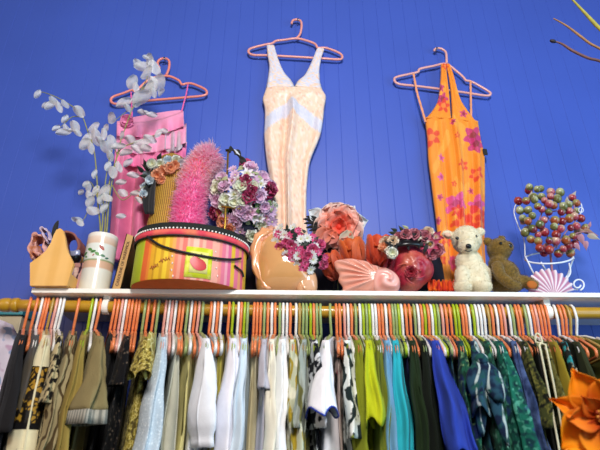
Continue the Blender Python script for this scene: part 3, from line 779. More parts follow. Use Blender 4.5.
gb = thing('gift_box', 'small pink box printed with dark birds and twigs, between the caddy and the white vase', 'box', (a.x, -.262, ZS))
part('carton', bx, F('bird printed card', '#b98a84', prints=[('#3a2530', 'swirl', 14, .80, .05), ('#d3b09c', 'noise', 40, .6, .05)], bump=0), gb, smooth=False)
part('lid', MB().box((a.x-.001, -.264, tz-.012), (b.x+.001, -.189, tz+.002), .002), F('bird printed lid', '#a8776f', prints=[('#3a2530', 'swirl', 18, .80, .05)], bump=0), gb, smooth=False)

# --- ceramic cylinder vase
YV = -.235
c0 = V3((96.5, 289), YV); c1 = V3((104, 238), YV); rv = 14.6*S(100, 260, YV)
hz = c1.z-ZS
CER = mat('white ceramic', attr=True, rough=.25, var=.03, coat=.4)
def vcol(z):
    f = z/hz
    if f > .95: return lin('#e8e2d8')
    if f > .80: return mix(lin('#d9b79c'), lin('#e3d2c2'), (f-.8)/.15)
    if f > .53: return lin('#dfe3dc')
    if f > .50: return lin('#7f9a68')
    if f > .38: return lin('#d8b094')
    return mix(lin('#e4e2d6'), lin('#d9d0bd'), clamp(.38-f)*2)
mb = MB(); zz = [0, .003, .008]+[hz*i/40 for i in range(2, 41)]
xc = P(99, 262, YV).x
prof = [(rv*.80, 0), (rv*.985, .0015)]+[(rv, z) for z in zz[2:]]+[(rv*.97, hz+.002), (rv*.86, hz+.001), (rv*.84, hz-.05), (rv*.8, .012), (.004, .011)]
n = 40
mb.lathe(prof, (xc, YV, ZS+.0003), n, col=[vcol(z) for r, z in prof for _ in range(n)])
vase = thing('cylinder_vase', 'white cylindrical ceramic vase with a painted flower band, holding the dried honesty stems', 'vase', (xc, YV, ZS))
part('body', mb, CER, vase)
def on_vase(px, f, e=.0008):
    s = clamp((px-99)/15.5, -.98, .98); return Vector((xc+rv*s, YV-(rv+e)*math.sqrt(1-s*s), ZS+f*hz))
lf = MB()
for (px, f, L_, an, c) in ((88, .64, .020, .3, '#3f7a3c'), (93, .70, .020, -.35, '#4f8a44'), (97, .66, .018, .25, '#3f7a3c'), (102, .62, .020, -.5, '#5f9450'), (107, .60, .016, -.2, '#4a7a5a'), (110.5, .57, .012, .2, '#3c6f5c'), (105, .73, .022, -.75, '#a8493e'), (98, .60, .008, .8, '#b04a4a'), (90, .58, .012, -.4, '#5f9450')):
    c = lin(c)
    p = on_vase(px, f); nrm = Vector((p.x-xc, p.y-YV, 0)).normalized(); t = Vector((0, 0, 1)).cross(nrm)
    dirv = (t*cos(an)+Vector((0, 0, 1))*sin(an)); ort = nrm.cross(dirv)
    rows = []
    for i in range(7):
        u_ = i/6; w_ = L_*.22*sin(PI*u_)**.8+.0002
        rows.append([p+dirv*(u_-.5)*L_+ort*w_*q for q in (-1, 0, 1)])
    for r_ in rows:
        for k_, q in enumerate(r_):
            d = Vector((q.x-xc, q.y-YV, 0)).normalized()*(rv+.0007); r_[k_] = Vector((xc+d.x, YV+d.y, q.z))
    lf.grid(rows, col=[c]*21)
part('painted_sprig', lf, PAINTED, vase, label='painted green leaves and red buds')

# --- dried honesty
STEMM = mat('dry green stem', '#8c8a4e', rough=.7, var=.2, nscale=30)
PODM = mat('papery silver pod', '#e4e6e2', rough=.4, var=.10, nscale=40, trans=.35, alpha=.80, prints=[('#b9b4c2', 'noise', 30, .60, .10)])
def pod_mesh(seed):
    rng = random.Random(seed); mb = MB(); rows = []; L_ = 1.0; w = rng.uniform(.50, .74); c_ = rng.uniform(-.25, .25)
    for i in range(9):
        s = i/8; ww = .5*w*(sin(PI*clamp(.03+.94*s))**.55)
        rows.append([Vector((s-.0, q*ww, .05*math.cos(q*1.5)+c_*s*s+.10*sin(s*5+q*3))) for q in (-1, -.5, 0, .5, 1)])
    mb.grid(rows); return mb.mesh('pod', PODM)
PODS = [pod_mesh(k) for k in range(5)]
pr = random.Random(3)
def honesty(stems, pods, label, Y0):
    base = V3(stems[0][0], Y0); base = Vector((base.x, Y0, ZS+.02))
    root = thing('honesty_branch', label, 'dried branch', base, 'dried honesty branches')
    for k, st in enumerate(stems):
        n = len(st); pts = []
        for i, q in enumerate(st):
            Yq = Y0 + (q[2] if len(q) > 2 else 0)
            pts.append(P(q[0], q[1], Yq))
        if k == 0: pts = [base]+pts
        c = spline(pts, 6); m = len(c)
        part('stem', MB().tube(c, [(.0030 if k == 0 else .0019)*(1-.6*i/m) for i in range(m)], 6), STEMM, root)
    for (px, py, sz, an, *yo) in pods:
        Yq = Y0+(yo[0] if yo else 0)-.006+pr.uniform(-.012, .006); p = P(px, py, Yq); L_ = sz*S(px, py, Yq)
        v = VIEW(p); rt = Vector((0, 0, 1)).cross(v).normalized()*-1; up = v.cross(rt)*-1
        if up.z < 0: up = -up
        if rt.x < 0: rt = -rt
        x = rt*cos(an)+up*sin(an)
        v2 = (v+x.cross(v)*pr.uniform(-.5, .5)+x*pr.uniform(-.3, .3)).normalized(); y = v2.cross(x).normalized(); x = y.cross(v2)
        M = Matrix((x, y, v2)).transposed()*L_
        o = meshpart('pod', pr.choice(PODS), root, P(px, py, Yq)-base-x*L_*.5, M)
honesty([[(100, 236), (98, 205, -.0), (97, 180), (94, 150), (88, 132), (80, 113), (62, 100), (46, 93), (40, 92)], [(82, 117), (72, 117), (64, 124), (58, 130)], [(97, 190), (90, 205), (84, 219), (77, 222)], [(98, 200), (94, 188), (90, 182), (84, 186)]],
        [(37.5, 94, 10, 1.3), (50, 105, 13, 1.0), (54, 101, 12, -.5), (59, 107, 12, -.9), (65, 104, 10, -.6), (45.5, 105, 9, 1.1), (79, 111, 13, -.5), (56, 128, 9, .9), (63, 132, 14, .5), (67, 129, 11, -.9), (75, 126, 12, -.8), (65, 119, 10, 1.2), (78, 133, 8, -.4), (73, 130, 9, .3), (88, 138, 16, 1.0), (96, 137, 18, -1.1), (94, 127, 13, .9), (104, 134, 12, -1.2), (85, 144, 14, 1.1), (91, 148, 12, -1.2), (100, 141, 12, -.8), (106, 128, 9, 1.0),
         (77.5, 220, 12, 2.8), (80, 223, 8, -.6), (94.5, 174, 10, 1.5), (88, 187, 11, -1.3), (95.5, 190, 12, 1.4), (90, 202, 12, 1.5), (93, 211, 13, -.2), (86, 184, 8, 1.0), (81, 192, 7, 1.2), (89, 195, 9, -1.0)],
        'dried honesty branch of silvery seed pods that arches out to the far left', -.235)
honesty([[(104, 236), (106, 205), (110, 180), (116, 160), (121, 140), (130, 115), (140, 92), (147, 78), (150, 62)], [(133, 108), (126, 112), (113, 122)], [(140, 92), (150, 82), (157, 78)]],
        [(150, 60, 14, 1.4), (143, 66, 18, .2), (154, 68, 16, -1.1), (138, 63, 10, 2.6), (147, 73, 16, 1.0), (147, 57, 9, .1), (132, 82, 15, 1.4), (136, 88, 12, -1.3), (153, 84, 16, -.9), (159, 83, 18, 1.2), (149, 88, 16, 1.1), (141, 97, 20, 1.0), (124, 103, 17, .8), (112, 118, 12, 1.4), (153, 92, 12, -1.0), (142, 112, 9, .2), (152, 115, 11, .1), (147, 113, 8, -.4), (128, 108, 10, -.7), (137, 102, 12, 1.2), (161, 92, 10, 1.4)],
        'tall dried honesty branch of silvery seed pods that reaches up beside the coral pink hanger', -.225)
honesty([[(106, 236), (109, 200), (114, 172), (120, 150), (136, 142), (152, 136), (170, 132)], [(118, 156), (113, 146), (106, 140)], [(112, 185), (122, 200), (135, 192), (145, 186)]],
        [(118, 146, 14, .5), (131, 140, 13, -.4), (142, 143, 16, .2), (150, 139, 14, -.3), (158, 133, 11, 1.3), (137, 149, 13, -.2), (126, 152, 14, .8), (112, 142, 14, 2.3), (106, 147, 15, 2.5), (164, 131, 8, .3), (146, 148, 12, .5), (122, 135, 9, 1.3), (128, 163, 12, 1.0), (119, 167, 12, -1.2), (121, 182, 11, .4), (123, 193, 11, -.3), (135, 193, 10, .3), (121, 216, 10, .2), (133, 175, 12, .1), (113, 172, 12, -1.2), (139, 200, 9, -.5)],
        'dried honesty branch of pale pods that leans right across the pink ruffled dress', -.23)
honesty([[(101, 236), (103, 214), (104, 196), (106, 178), (109, 160), (112, 150)], [(103, 214), (99, 200), (98, 192)]],
        [(104, 192, 17, 1.2), (107, 198, 12, -.7), (101, 199, 11, 1.5), (108, 166, 11, 1.3), (110, 156, 12, -1.1), (104, 208, 12, 1.3)],
        'short dried honesty branch standing upright in the middle of the white vase', -.245)

# --- leaning book with a tan spine
YB = -.235
q0, q1, q2, q3 = (110.5, 289), (120.5, 289), (134, 236.5), (126.5, 233.5)
A, B_, C_, D_ = [V3(q, YB) for q in (q0, q1, q2, q3)]
A.z = ZS+.0006; B_.z = ZS+.0006
bk = thing('book', 'tan-spined book with a black cover leaning against the striped hat box', 'book', A)
part('spine', MB().prism([A, B_, C_, D_], (0, .004, 0)), F('tan book cloth', '#c39a66', bump=.1), bk, smooth=False)
bw = (B_-A)*.999
part('cover', MB().prism([B_-bw*.10, B_, C_, C_+(D_-C_)*.10], (0, .12, 0)).prism([A, A+bw*.10, D_+(C_-D_)*.10, D_], (0, .12, 0)), mat('black book cover', '#0c0a0c', rough=.5), bk, smooth=False)
part('pages', MB().prism([A+bw*.12+Vector((0, .005, .003)), B_-bw*.12+Vector((0, .005, .003)), C_+(D_-C_)*.12+Vector((0, .005, -.004)), D_+(C_-D_)*.12+Vector((0, .005, -.004))], (0, .10, 0)), mat('page edges', '#d9cdb0', rough=.8), bk, smooth=False)
def text_mb(txt, size, origin, ex, ey, depth=.0006):
    cu = bpy.data.curves.new('t', 'FONT'); cu.body = txt; cu.size = 1; cu.extrude = .02; cu.align_y = 'CENTER'
    ob = bpy.data.objects.new('t', cu); COL.objects.link(ob); dg = bpy.context.evaluated_depsgraph_get(); dg.update()
    me = bpy.data.meshes.new_from_object(ob.evaluated_get(dg)); w_ = max(v.co.x for v in me.vertices)
    ez = ex.cross(ey).normalized(); mb = MB()
    mb.add([origin+ex*(v.co.x*size)+ey*(v.co.y*size)+ez*(v.co.z*depth/.02) for v in me.vertices], [tuple(p.vertices) for p in me.polygons])
    bpy.data.objects.remove(ob); bpy.data.curves.remove(cu); bpy.data.meshes.remove(me); return mb, w_*size
ex = ((D_+C_)-(A+B_)).normalized(); ey = (A-B_); ey = (ey-ex*ey.dot(ex)).normalized()
INK = mat('dark brown ink', '#4a2f22', rough=.6)
L_ = ((D_+C_)-(A+B_)).length/2
tm, tw = text_mb('CAROLINE OF WARWICK', .0125, (A+B_)/2+ex*L_*.16+Vector((0, -.0006, 0)), ex, ey)
k = L_*.74/tw
tm, tw = text_mb('CAROLINE OF WARWICK', .0125*k if k < 1 else .0125, (A+B_)/2+ex*L_*.15+Vector((0, -.0006, 0)), ex, ey)
part('spine_title', tm, INK, bk, smooth=False, label='dark lettering along the spine')
part('emblem', MB().prism([(A+B_)/2+ex*L_*.04+ey*.007+Vector((0, -.0008, 0)), (A+B_)/2+ex*L_*.04-ey*.007+Vector((0, -.0008, 0)), (A+B_)/2+ex*L_*.085-ey*.004+Vector((0, -.0008, 0)), (A+B_)/2+ex*L_*.085+ey*.002+Vector((0, -.0008, 0))], (0, .0006, 0)), INK, bk, smooth=False, label='small dark emblem')

# --- hat box
RZ = rad(14); HB = Vector((P(189.5, 282, -.275).x, -.272, ZS)); HA, HBB = .158, .108; HH = .165
def hb(a, r=1.0, z=0.0, add=0.0):
    v = Vector(((HA*r+add)*sin(a), -(HBB*r+add)*cos(a), z)); return HB + Matrix.Rotation(RZ, 3, 'Z') @ v
hat = thing('hat_box', 'oval striped hat box in pink, orange and lime with a black-trimmed lid and black cord', 'hat box', HB)
def stripe(a):
    s = (sin(a) if cos(a) > 0 else math.copysign(1, sin(a)))
    T = [(-1.1, '#a9b81e'), (-.86, '#b7c023'), (-.84, '#e0662a'), (-.76, '#e8862a'), (-.72, '#e2a61c'), (-.66, '#c99414'), (-.62, '#e8b820'), (-.54, '#cf9c18'), (-.50, '#ecc428'), (-.42, '#d8a01c'), (-.38, '#e9a24a'), (-.32, '#e07a5a'),
         (-.26, '#e8947a'), (-.20, '#dd5f4e'), (-.12, '#eaa088'), (-.08, '#e68a74'), (-.02, '#eeb09a'), (.06, '#e68070'), (.12, '#eda88e'), (.18, '#e87a78'), (.30, '#eda28e'), (.42, '#e58578'), (.48, '#df6f86'), (.54, '#e89aa4'), (.60, '#d9618a'), (.66, '#e0b42a'), (.73, '#e3708a'), (.80, '#e89a6a'), (.86, '#d95a7a'), (.90, '#e2a040'), (.95, '#cfae2c')]
    c = T[0][1]
    for t, k_ in T:
        if s >= t: c = k_
    return lin(c)
n = 320
def ring(r, z, add=0.0): return [hb(2*PI*k_/n, r, z, add) for k_ in range(n)]
mb = MB(); rows = [ring(.985, .0008), ring(1, .003), ring(1, .07), ring(1, HH-.03)]
mb.grid(rows, True, [stripe(2*PI*k_/n) for _ in rows for k_ in range(n)])
part('box_wall', mb, mat('striped printed card', attr=True, rough=.55, var=.05, nscale=50), hat)
part('base', MB().add(ring(.984, .0009), [tuple(range(n))]).add(ring(.984, .004), [tuple(range(n))]).grid([ring(.984, .0009), ring(.984, .004)], True), F('orange card base', '#c06a34', bump=.1), hat, smooth=False)
lid0, lid1 = HH-.040, HH
part('lid', MB().grid([ring(1, lid0, .004), ring(1, lid1-.002, .004), ring(1, lid1, .002), ring(.96, lid1+.001), ring(.5, lid1+.004), ring(.01, lid1+.005)], True, cap=True), mat('dark green black felt', '#11150f', rough=.85), hat, sharp=50)
part('ribbon', MB().grid([ring(1, lid0+.001, .0052), ring(1, lid0+.018, .0052)], True), F('coral grosgrain', '#dc4a5a', bump=.4, prints=[('#e87a5e', 'noise', 20, .55, .1)]), hat, solid=.001, label='coral pink ribbon band')
pom = MB(); npom = 96
for k_ in range(npom): pom.ball(hb(2*PI*k_/npom, 1, lid0+.0205, .0062), .0029, 7, 5)
part('pompom_trim', pom, F('white bobble', '#f1ece4'), hat, label='row of white bobbles')
CORD = mat('black cord', '#0b0a0c', rough=.6)
part('edge_cord', MB().tube([hb(2*PI*k_/120, 1, lid0-.001, .0055) for k_ in range(120)], .0026, 6, closed=True), CORD, hat)
def facept(px, py, e=.004):
    """point on the box wall seen at a photo pixel (front half)"""
    best = None
    for k_ in range(-90, 91):
        a = PI*.5*k_/90; p = hb(a, 1, 0, e); d = (p.y-CAM.y); q = P(px, py, p.y); er = abs(q.x-p.x)
        if best is None or er < best[0]: best = (er, Vector((p.x, p.y, q.z)), a)
    return best
pth = [facept(x, y, .006)[1] for x, y in [(147.5, 236.5), (153, 241), (162, 246), (176, 250.5), (192, 254), (208, 257), (222, 259), (233, 259.5), (241, 258.5)]]
part('carry_cord', MB().tube(spline(pth, 8), .0034, 8), CORD, hat)
part('cord_tail', MB().tube(spline([facept(x, y, .006)[1] for x, y in [(234.5, 265.5), (238, 268.5), (242, 272), (243.5, 277)]], 6), .003, 8), CORD, hat)
a0, a1 = facept(184.5, 268)[2], facept(212, 268)[2]; z0, z1 = facept(198, 277.5)[1].z-ZS, facept(198, 247)[1].z-ZS
def patch(aa, ab, za, zb, e): return MB().grid([[hb(aa+(ab-aa)*j/14, 1, za+(zb-za)*i/3, e) for j in range(15)] for i in range(4)])
lab_ = part('picture_label', patch(a0, a1, z0, z1, .0014), F('lime paper', '#c9cf2c', bump=.1, prints=[('#e3d96a', 'noise', 40, .55, .1)]), hat, solid=.0008, label='lime green picture label')
da = (a1-a0)*.16; dz = (z1-z0)*.15
part('label_field', patch(a0+da, a1-da, z0+dz, z1-dz, .0024), F('pale yellow paper', '#e6dc84', bump=.1), lab_, solid=.0006)
am, zm = (a0+a1)/2-.01, (z0+z1)/2-.004
ap = MB(); pts = []
for k_ in range(40):
    t = 2*PI*k_/40; ra = (a1-a0)*.29*(1+.06*cos(2*t)); rz_ = (z1-z0)*.22*(1-.16*max(0, sin(t))**6+.05*cos(3*t))
    pts.append(hb(am+ra*cos(t), 1, zm+rz_*sin(t)-.006*cos(t), .0044))
cpt = hb(am, 1, zm, .0064)
ap.add(pts+[cpt], [(k_, (k_+1) % 40, 40) for k_ in range(40)])
part('fruit', ap, mat('red print', '#c41f2a', rough=.4, var=.1), lab_, label='red fruit picture')
part('fruit_stalk', MB().tube([hb(am+.005, 1, zm+.014, .0062), hb(am+.01, 1, zm+.024, .005), hb(am+.05, 1, zm+.029, .004)], .0012, 6), mat('green print', '#7d8a1c', rough=.5), lab_)
scr = MB()
for base_, w_ in (((150, 268), 8), ((159, 261), 11)):
    pts = [facept(base_[0]+w_*t/14, base_[1]-3.2*t/14+1.6*sin(t*1.9)+.8*cos(t*3.1), .0016)[1] for t in range(15)]
    scr.tube(spline(pts, 4), .0009, 5)
part('script_lettering', scr, mat('brown script ink', '#a0521c', rough=.6), hat, label='looping brown script')
for x, y in ((172.5, 256), (172, 263), (171.5, 270), (173, 276), (216, 252), (216, 260), (216.5, 268), (217, 276)):
    p = facept(x, y, .001)[1]; part('printed_dot', MB().ball(p, (.0022, .0022, .0035), 8, 5), F('pale pink print', '#f2d9d0'), hat)
# ------------------------------------------------------------------ flowers, heads and ornaments
def cluster(root, center, Y, rx, ry, dep, n, kinds, seed, smin, smax, bend=0.0, zmin=None, angle=0.0, spread=1.0, name='flower', arcr=(0, 1)):
    """blossoms over the viewer's side of a rounded form; kinds: list of (weight, maker)"""
    rng = random.Random(seed); c = P(center[0], center[1], Y); s = S(center[0], center[1], Y); pts = []
    v = VIEW(c); rt = Vector((1, 0, 0)); up = v.cross(rt).normalized(); up = up if up.z > 0 else -up; rt = up.cross(v).normalized(); rt = rt if rt.x > 0 else -rt
    tot = sum(k[0] for k in kinds); tries = 0
    while len(pts) < n and tries < 6000:
        tries += 1; a = rng.uniform(0, 2*PI); r = math.sqrt(rng.uniform(0, 1))*spread
        q = Vector((r*cos(a), r*sin(a)))
        if any((q.x-p[0].x)**2*rx*rx+(q.y-p[0].y)**2*ry*ry < (.62*(smin+smax)/2*1.15)**2 for p in pts) and tries < 5000: continue
        pts.append((q, r))
    for q, r in pts:
        x = q.x*rx*cos(angle)-q.y*ry*sin(angle); y = q.x*rx*sin(angle)+q.y*ry*cos(angle)
        h = math.sqrt(max(0, 1-min(1, r)**2))*dep
        p = c + rt*x*s + up*y*s + v*h*s
        if zmin and p.z < zmin: continue
        nrm = (v*(.35+h/max(dep, .01)) + rt*q.x*.9 + up*q.y*.9 + Vector((rng.uniform(-.3, .3), rng.uniform(-.3, .1), rng.uniform(-.3, .3)))).normalized()
        w_ = rng.uniform(0, tot); k = 0
        while w_ > kinds[k][0] and k < len(kinds)-1: w_ -= kinds[k][0]; k += 1
        nm, me = kinds[k][1](rng); sc = rng.uniform(smin, smax)*s
        if nm == 'leaf': sc *= 1.5
        meshpart(nm, me, root, p-root.location, frame_to(nrm, rng.uniform(0, 6.28))*sc)
_fm = {}
def pool(key, fn, k=3, nm='flower'):
    if key not in _fm: _fm[key] = [fn(random.Random(hash(key) % 1000+i if False else sum(map(ord, key))+i)).mesh(nm, PETAL) for i in range(k)]
    return lambda rng: (nm, rng.choice(_fm[key]))
L3 = lin
fl_magenta = pool('magenta', lambda r: rose_mb(1, L3('#7a1038'), L3('#c23a70'), r, 3))
fl_lilac = pool('lilac', lambda r: daisy_mb(1, L3('#dcb8d6'), L3('#b878b0'), L3('#d8cf9a'), r, 10))
fl_lilrose = pool('lilrose', lambda r: rose_mb(1, L3('#c98ab4'), L3('#ead0e2'), r, 3))
fl_white = pool('white', lambda r: daisy_mb(1, L3('#e9e8e6'), L3('#dfe3c8'), L3('#c9c07a'), r, 12))
fl_whrose = pool('whrose', lambda r: rose_mb(1, L3('#d9dcae'), L3('#ecebe2'), r, 3))
fl_peach = pool('peach', lambda r: rose_mb(1, L3('#d9763c'), L3('#efb088'), r, 3))
fl_pink = pool('pink', lambda r: rose_mb(1, L3('#b8164e'), L3('#e0679a'), r, 3))
fl_hot = pool('hot', lambda r: daisy_mb(1, L3('#d8437c'), L3('#e88ab0'), L3('#8a1038'), r, 8, wide=.7))
fl_pale = pool('pale', lambda r: daisy_mb(1, L3('#e9b4cc'), L3('#d8437c'), L3('#c8a84a'), r, 8, wide=.7))
fl_lilly = pool('lilly', lambda r: lily_mb(1, L3('#c25a94'), L3('#e6c2dc'), r))
fl_wlily = pool('wlily', lambda r: lily_mb(1, L3('#c3cf94'), L3('#efe6ec'), r))
fl_blue = pool('blue', lambda r: rose_mb(1, L3('#b9c8d4'), L3('#dbe4e6'), r, 3))
lf_dark = pool('leafd', lambda r: leaf_mb(1, .5, L3('#1c2a1c'), r), 2, 'leaf')
lf_mid = pool('leafm', lambda r: leaf_mb(1, .5, L3('#6f8a4a'), r), 2, 'leaf')
lf_pale = pool('leafp', lambda r: leaf_mb(1, .5, L3('#b9bf8a'), r), 2, 'leaf')

def blob(name, items, voxel, m, parent=None, smooth=2, fur=None, base=None):
    """one continuous body from overlapping ellipsoids (centre, radii, rotation) and capsules"""
    mb = MB()
    for it in items:
        if it[0] == 'e': mb.ball(it[1], it[2], 24, 16, M=it[3] if len(it) > 3 else None)
        else: mb.tube(it[1], it[2], 14)
    me = mb.mesh(name, m); ob = bpy.data.objects.new('tmp', me); COL.objects.link(ob)
    r_ = ob.modifiers.new('r', 'REMESH'); r_.mode = 'VOXEL'; r_.voxel_size = voxel
    if smooth:
        s_ = ob.modifiers.new('s', 'SMOOTH'); s_.iterations = smooth*4; s_.factor = .5
    dg = bpy.context.evaluated_depsgraph_get(); dg.update()
    out = bpy.data.meshes.new_from_object(ob.evaluated_get(dg)); bpy.data.objects.remove(ob); bpy.data.meshes.remove(me)
    rs = MB(); rs.v = [v.co.copy() for v in out.vertices]; rs.f = [tuple(p.vertices) for p in out.polygons]; rs.c = [None]*len(rs.v)
    nrm = [v.normal.copy() for v in out.vertices]; bpy.data.meshes.remove(out)
    if fur:
        rng = random.Random(5); ln, cnt_, droop, colf = fur
        rs.c = [colf(v, rng) for v in rs.v]
        V0 = list(rs.v)
        for _ in range(cnt_):
            i = rng.randrange(len(V0)); n_ = nrm[i]; d = (n_+Vector((rng.uniform(-.7, .7), rng.uniform(-.7, .7), rng.uniform(-.7, .7)-droop))).normalized()
            t = d.orthogonal().normalized(); t = Matrix.Rotation(rng.uniform(0, 6.28), 3, d) @ t
            p = V0[i]+t*rng.uniform(-.002, .002)-n_*.0008; l = ln*rng.uniform(.6, 1.2); w_ = ln*.11; c = colf(V0[i], rng)
            rs.add([p-t*w_, p+t*w_, p+d*l*.6+t*w_*.6, p+d*l, p+d*l*.6-t*w_*.6], [(0, 1, 2, 3, 4)], [c]*5)
    return rs

# --- straw display head with flower crown and dark veil
YS = -.085
STRAW = mat('woven straw', '#9a7018', rough=.7, prints=[('#6f4c10', 'hstripe', 55, .55, .25), ('#c79a38', 'vstripe', 48, .62, .25)], var=.12, bump=.5, bscale=180)
s_ = S(163, 200, YS); cH = P(164, 176, YS); cN = P(167, 205, YS)
sh = thing('straw_head', 'woven straw display head behind the hat box, wearing the small peach rose crown', 'display head', (cN.x, YS, ZS))
px_w = [(0, .052), (.02, .055), (.05, .050), (.10, 17*s_), (P(165, 225, YS).z-ZS, 15.5*s_), (P(165, 205, YS).z-ZS, 13*s_), (P(165, 190, YS).z-ZS, 13.5*s_), (P(165, 178, YS).z-ZS, 16*s_), (P(165, 166, YS).z-ZS, 15.5*s_), (P(165, 158, YS).z-ZS, 11*s_), (P(165, 154, YS).z-ZS, 3*s_)]
px_w = sorted(px_w)
part('head', MB().lathe([(r, z) for z, r in px_w], (cN.x-.004, YS, ZS+.0004), 32, sx=1, sy=.75), STRAW, sh)
cr = thing('floral_wreath', 'small wreath of peach roses, pale blue blossoms and dark leaves on the straw head', 'wreath', P(163, 172, YS-.05))
rr = random.Random(21)
for (x, y, sz, k) in ((157, 175, 6, fl_peach), (164, 171, 6.5, fl_peach), (170, 168, 6, fl_peach), (161, 180, 5, fl_peach), (150, 180, 5, fl_blue), (145, 187, 5, fl_blue), (143, 194, 4.5, fl_blue), (141, 198, 4.5, fl_peach), (152, 164, 5.5, fl_whrose), (168, 161, 5.5, fl_blue), (176, 160, 5, fl_whrose), (181, 163, 4.5, fl_blue), (160, 164, 5, fl_whrose), (147, 175, 5, fl_blue), (175, 165, 5, fl_peach)):
    nm, me = k(rr); Yq = YS-.05+rr.uniform(-.008, .012)+(.02 if x < 148 else 0); p = P(x, y, Yq)
    meshpart(nm, me, cr, p-cr.location, frame_to(VIEW(p)+Vector((rr.uniform(-.4, .4), 0, rr.uniform(-.3, .4))), rr.uniform(0, 6))*(sz*S(x, y, Yq)))
for (x, y, sz, a) in ((147, 168, 10, 2.4), (150, 170, 10, 3.0), (143, 172, 9, 2.8), (158, 160, 9, 1.6), (147, 176, 8, 3.6), (155, 167, 9, 2.0), (163, 160, 9, .9), (172, 159, 9, .4), (152, 174, 8, 2.0)):
    nm, me = lf_dark(rr); Yq = YS-.042; p = P(x, y, Yq); v = VIEW(p)
    meshpart('leaf', me, cr, p-cr.location, frame_to(v, a)*(sz*S(x, y, Yq)))
veil = MB(); rows = []
for i in range(10):
    f = i/9; y = 180+34*f; row = []
    for j in range(9):
        q = j/8; x = mix((143.5,), (152.5,), q)[0]+3.5*sin(PI*f)*(1-q)*-1+1.5*f+ (3*(1-f))
        row.append(P(x, y, YS-.040-.008*sin(q*9+f*2)+.012*(1-q)))
    rows.append(row)
part('veil', veil.grid(rows), BLACKFAB, cr, solid=.002, label='black veil hanging down the side')

# --- pink feather boa
YBO = -.115
sp = spline([V3(q, YBO) for q in [(189, 290), (188, 262), (187, 238), (188, 220), (190, 203), (193, 187), (197, 174), (204, 163), (210, 158), (215, 155)]], 14)
for p in sp: p.z = max(p.z, ZS+.004)
rb_ = random.Random(11); fb = MB(); M_ = len(sp)
hotp, midp, palep, corp = lin('#ff9ad4'), lin('#ffc8e2'), lin('#fff0f2'), lin('#ffa8a0')
def core_r(f): return (.040-.006*f)*sstep(1.06, .86, f)+.002
for k in range(13000):
    i = rb_.randrange(1, M_-1); p = sp[i]; t = (sp[i+1]-sp[i-1]).normalized(); f = i/M_
    a = t.orthogonal().normalized(); d = Matrix.Rotation(rb_.uniform(0, 6.28), 3, t) @ a
    d = (d+t*rb_.uniform(-.55, .55)).normalized()
    L_ = (.028+.006*sstep(.6, 1, f))*rb_.uniform(.7, 1.12)*(1-.35*sstep(.0, .35, 1-abs(1-2*f))*0)
    b = d.orthogonal().normalized(); b = Matrix.Rotation(rb_.uniform(0, 6.28), 3, d) @ b; cv = Vector((rb_.uniform(-.6, .6), rb_.uniform(-.6, .6), rb_.uniform(-.7, .5)))*L_*.6
    w_ = rb_.uniform(.0008, .0020); c0_ = mix(hotp, midp, sstep(.35, .75, f+rb_.uniform(-.15, .15)))
    if .60 < f < .78 and rb_.random() < .35: c0_ = corp
    c1_ = mix(midp if f < .5 else palep, palep, rb_.uniform(.0, 1))
    if f < .5: c1_ = mix(hotp, c1_, rb_.uniform(.2, .9))
    vs = []
    cs = []
    for q in range(5):
        u_ = q/4; pp = p+d*(core_r(f)*.93)+d*L_*u_+cv*u_*u_; ww = w_*sin(PI*(.18+.8*u_)); vs += [pp-b*ww, pp+b*ww]; cs += [mix(c0_, c1_, sstep(.45, 1.0, u_))]*2
    fb.add(vs, [(2*q, 2*q+1, 2*q+3, 2*q+2) for q in range(4)], cs)
for p in fb.v: p.z = max(p.z, ZS+.0006)
boa = thing('feather_boa', 'fluffy pink feather boa rising in a curl behind the striped hat box', 'feather boa', Vector((sp[0].x, YBO, ZS)))
part('core', MB().tube(sp, [core_r(i/M_) for i in range(M_)], 18, col=None), F('pink boa down', '#ff8cc8', bump=1.0, bscale=90, prints=[('#ffb4d4', 'noise', 30, .5, .15)], spec=.05), boa)
part('plume', fb, mat('pink feather down', attr=True, rough=.9, var=0, trans=.62, spec=.05), boa)

# --- brass stand with black ribbon
BRASS = mat('aged brass', '#b3913a', rough=.35, metal=.8, var=.1)
YT = -.152
bt = P(228.2, 150, YT); xb = P(224.5, 232, YT).x; st_ = thing('brass_stand', 'slim brass hat stand with a T-shaped top beside the feather boa', 'stand', (xb, YT, ZS))
part('post', MB().tube([Vector((xb-.002, YT, ZS+.004)), Vector((xb, YT, P(225, 225, YT).z)), bt], .0036, 10), BRASS, st_)
part('foot', MB().lathe([(.004, .010), (.02, .008), (.040, .004), (.042, .0005), (.004, .0003)], (xb-.002, YT, ZS), 24), BRASS, st_)
part('top_bar', MB().tube([P(225.5, 150.5, YT-.004), P(233, 149.5, YT-.004)], .0045, 10), mat('dark brass', '#3d3018', rough=.4, metal=.6), st_)
part('cross_bar', MB().tube([P(221.5, 206.5, YT-.004), P(231, 207.5, YT-.006), P(240.5, 209, YT-.008)], .0032, 8), BRASS, st_)
bo = thing('ribbon', 'black ribbon with a white stripe tied at the top of the brass stand', 'ribbon', P(232, 151, YT-.006))
rows = []
c = spline([P(x, y, YT-.010) for x, y in [(229, 149.5), (233, 150), (237.5, 153), (241, 158), (244, 163)]], 8)
for i, p in enumerate(c):
    t = (c[min(i+1, len(c)-1)]-c[max(0, i-1)]).normalized(); b = Vector((0, 1, 0)).cross(t).normalized(); w_ = .0085+.004*sin(i*.5)
    rows.append([p+b*w_*q+Vector((0, -.004*cos(q*2+i*.6), 0)) for q in (-1, -.5, 0, .5, 1)])
part('band', MB().grid(rows), BLACKFAB, bo, solid=.002)
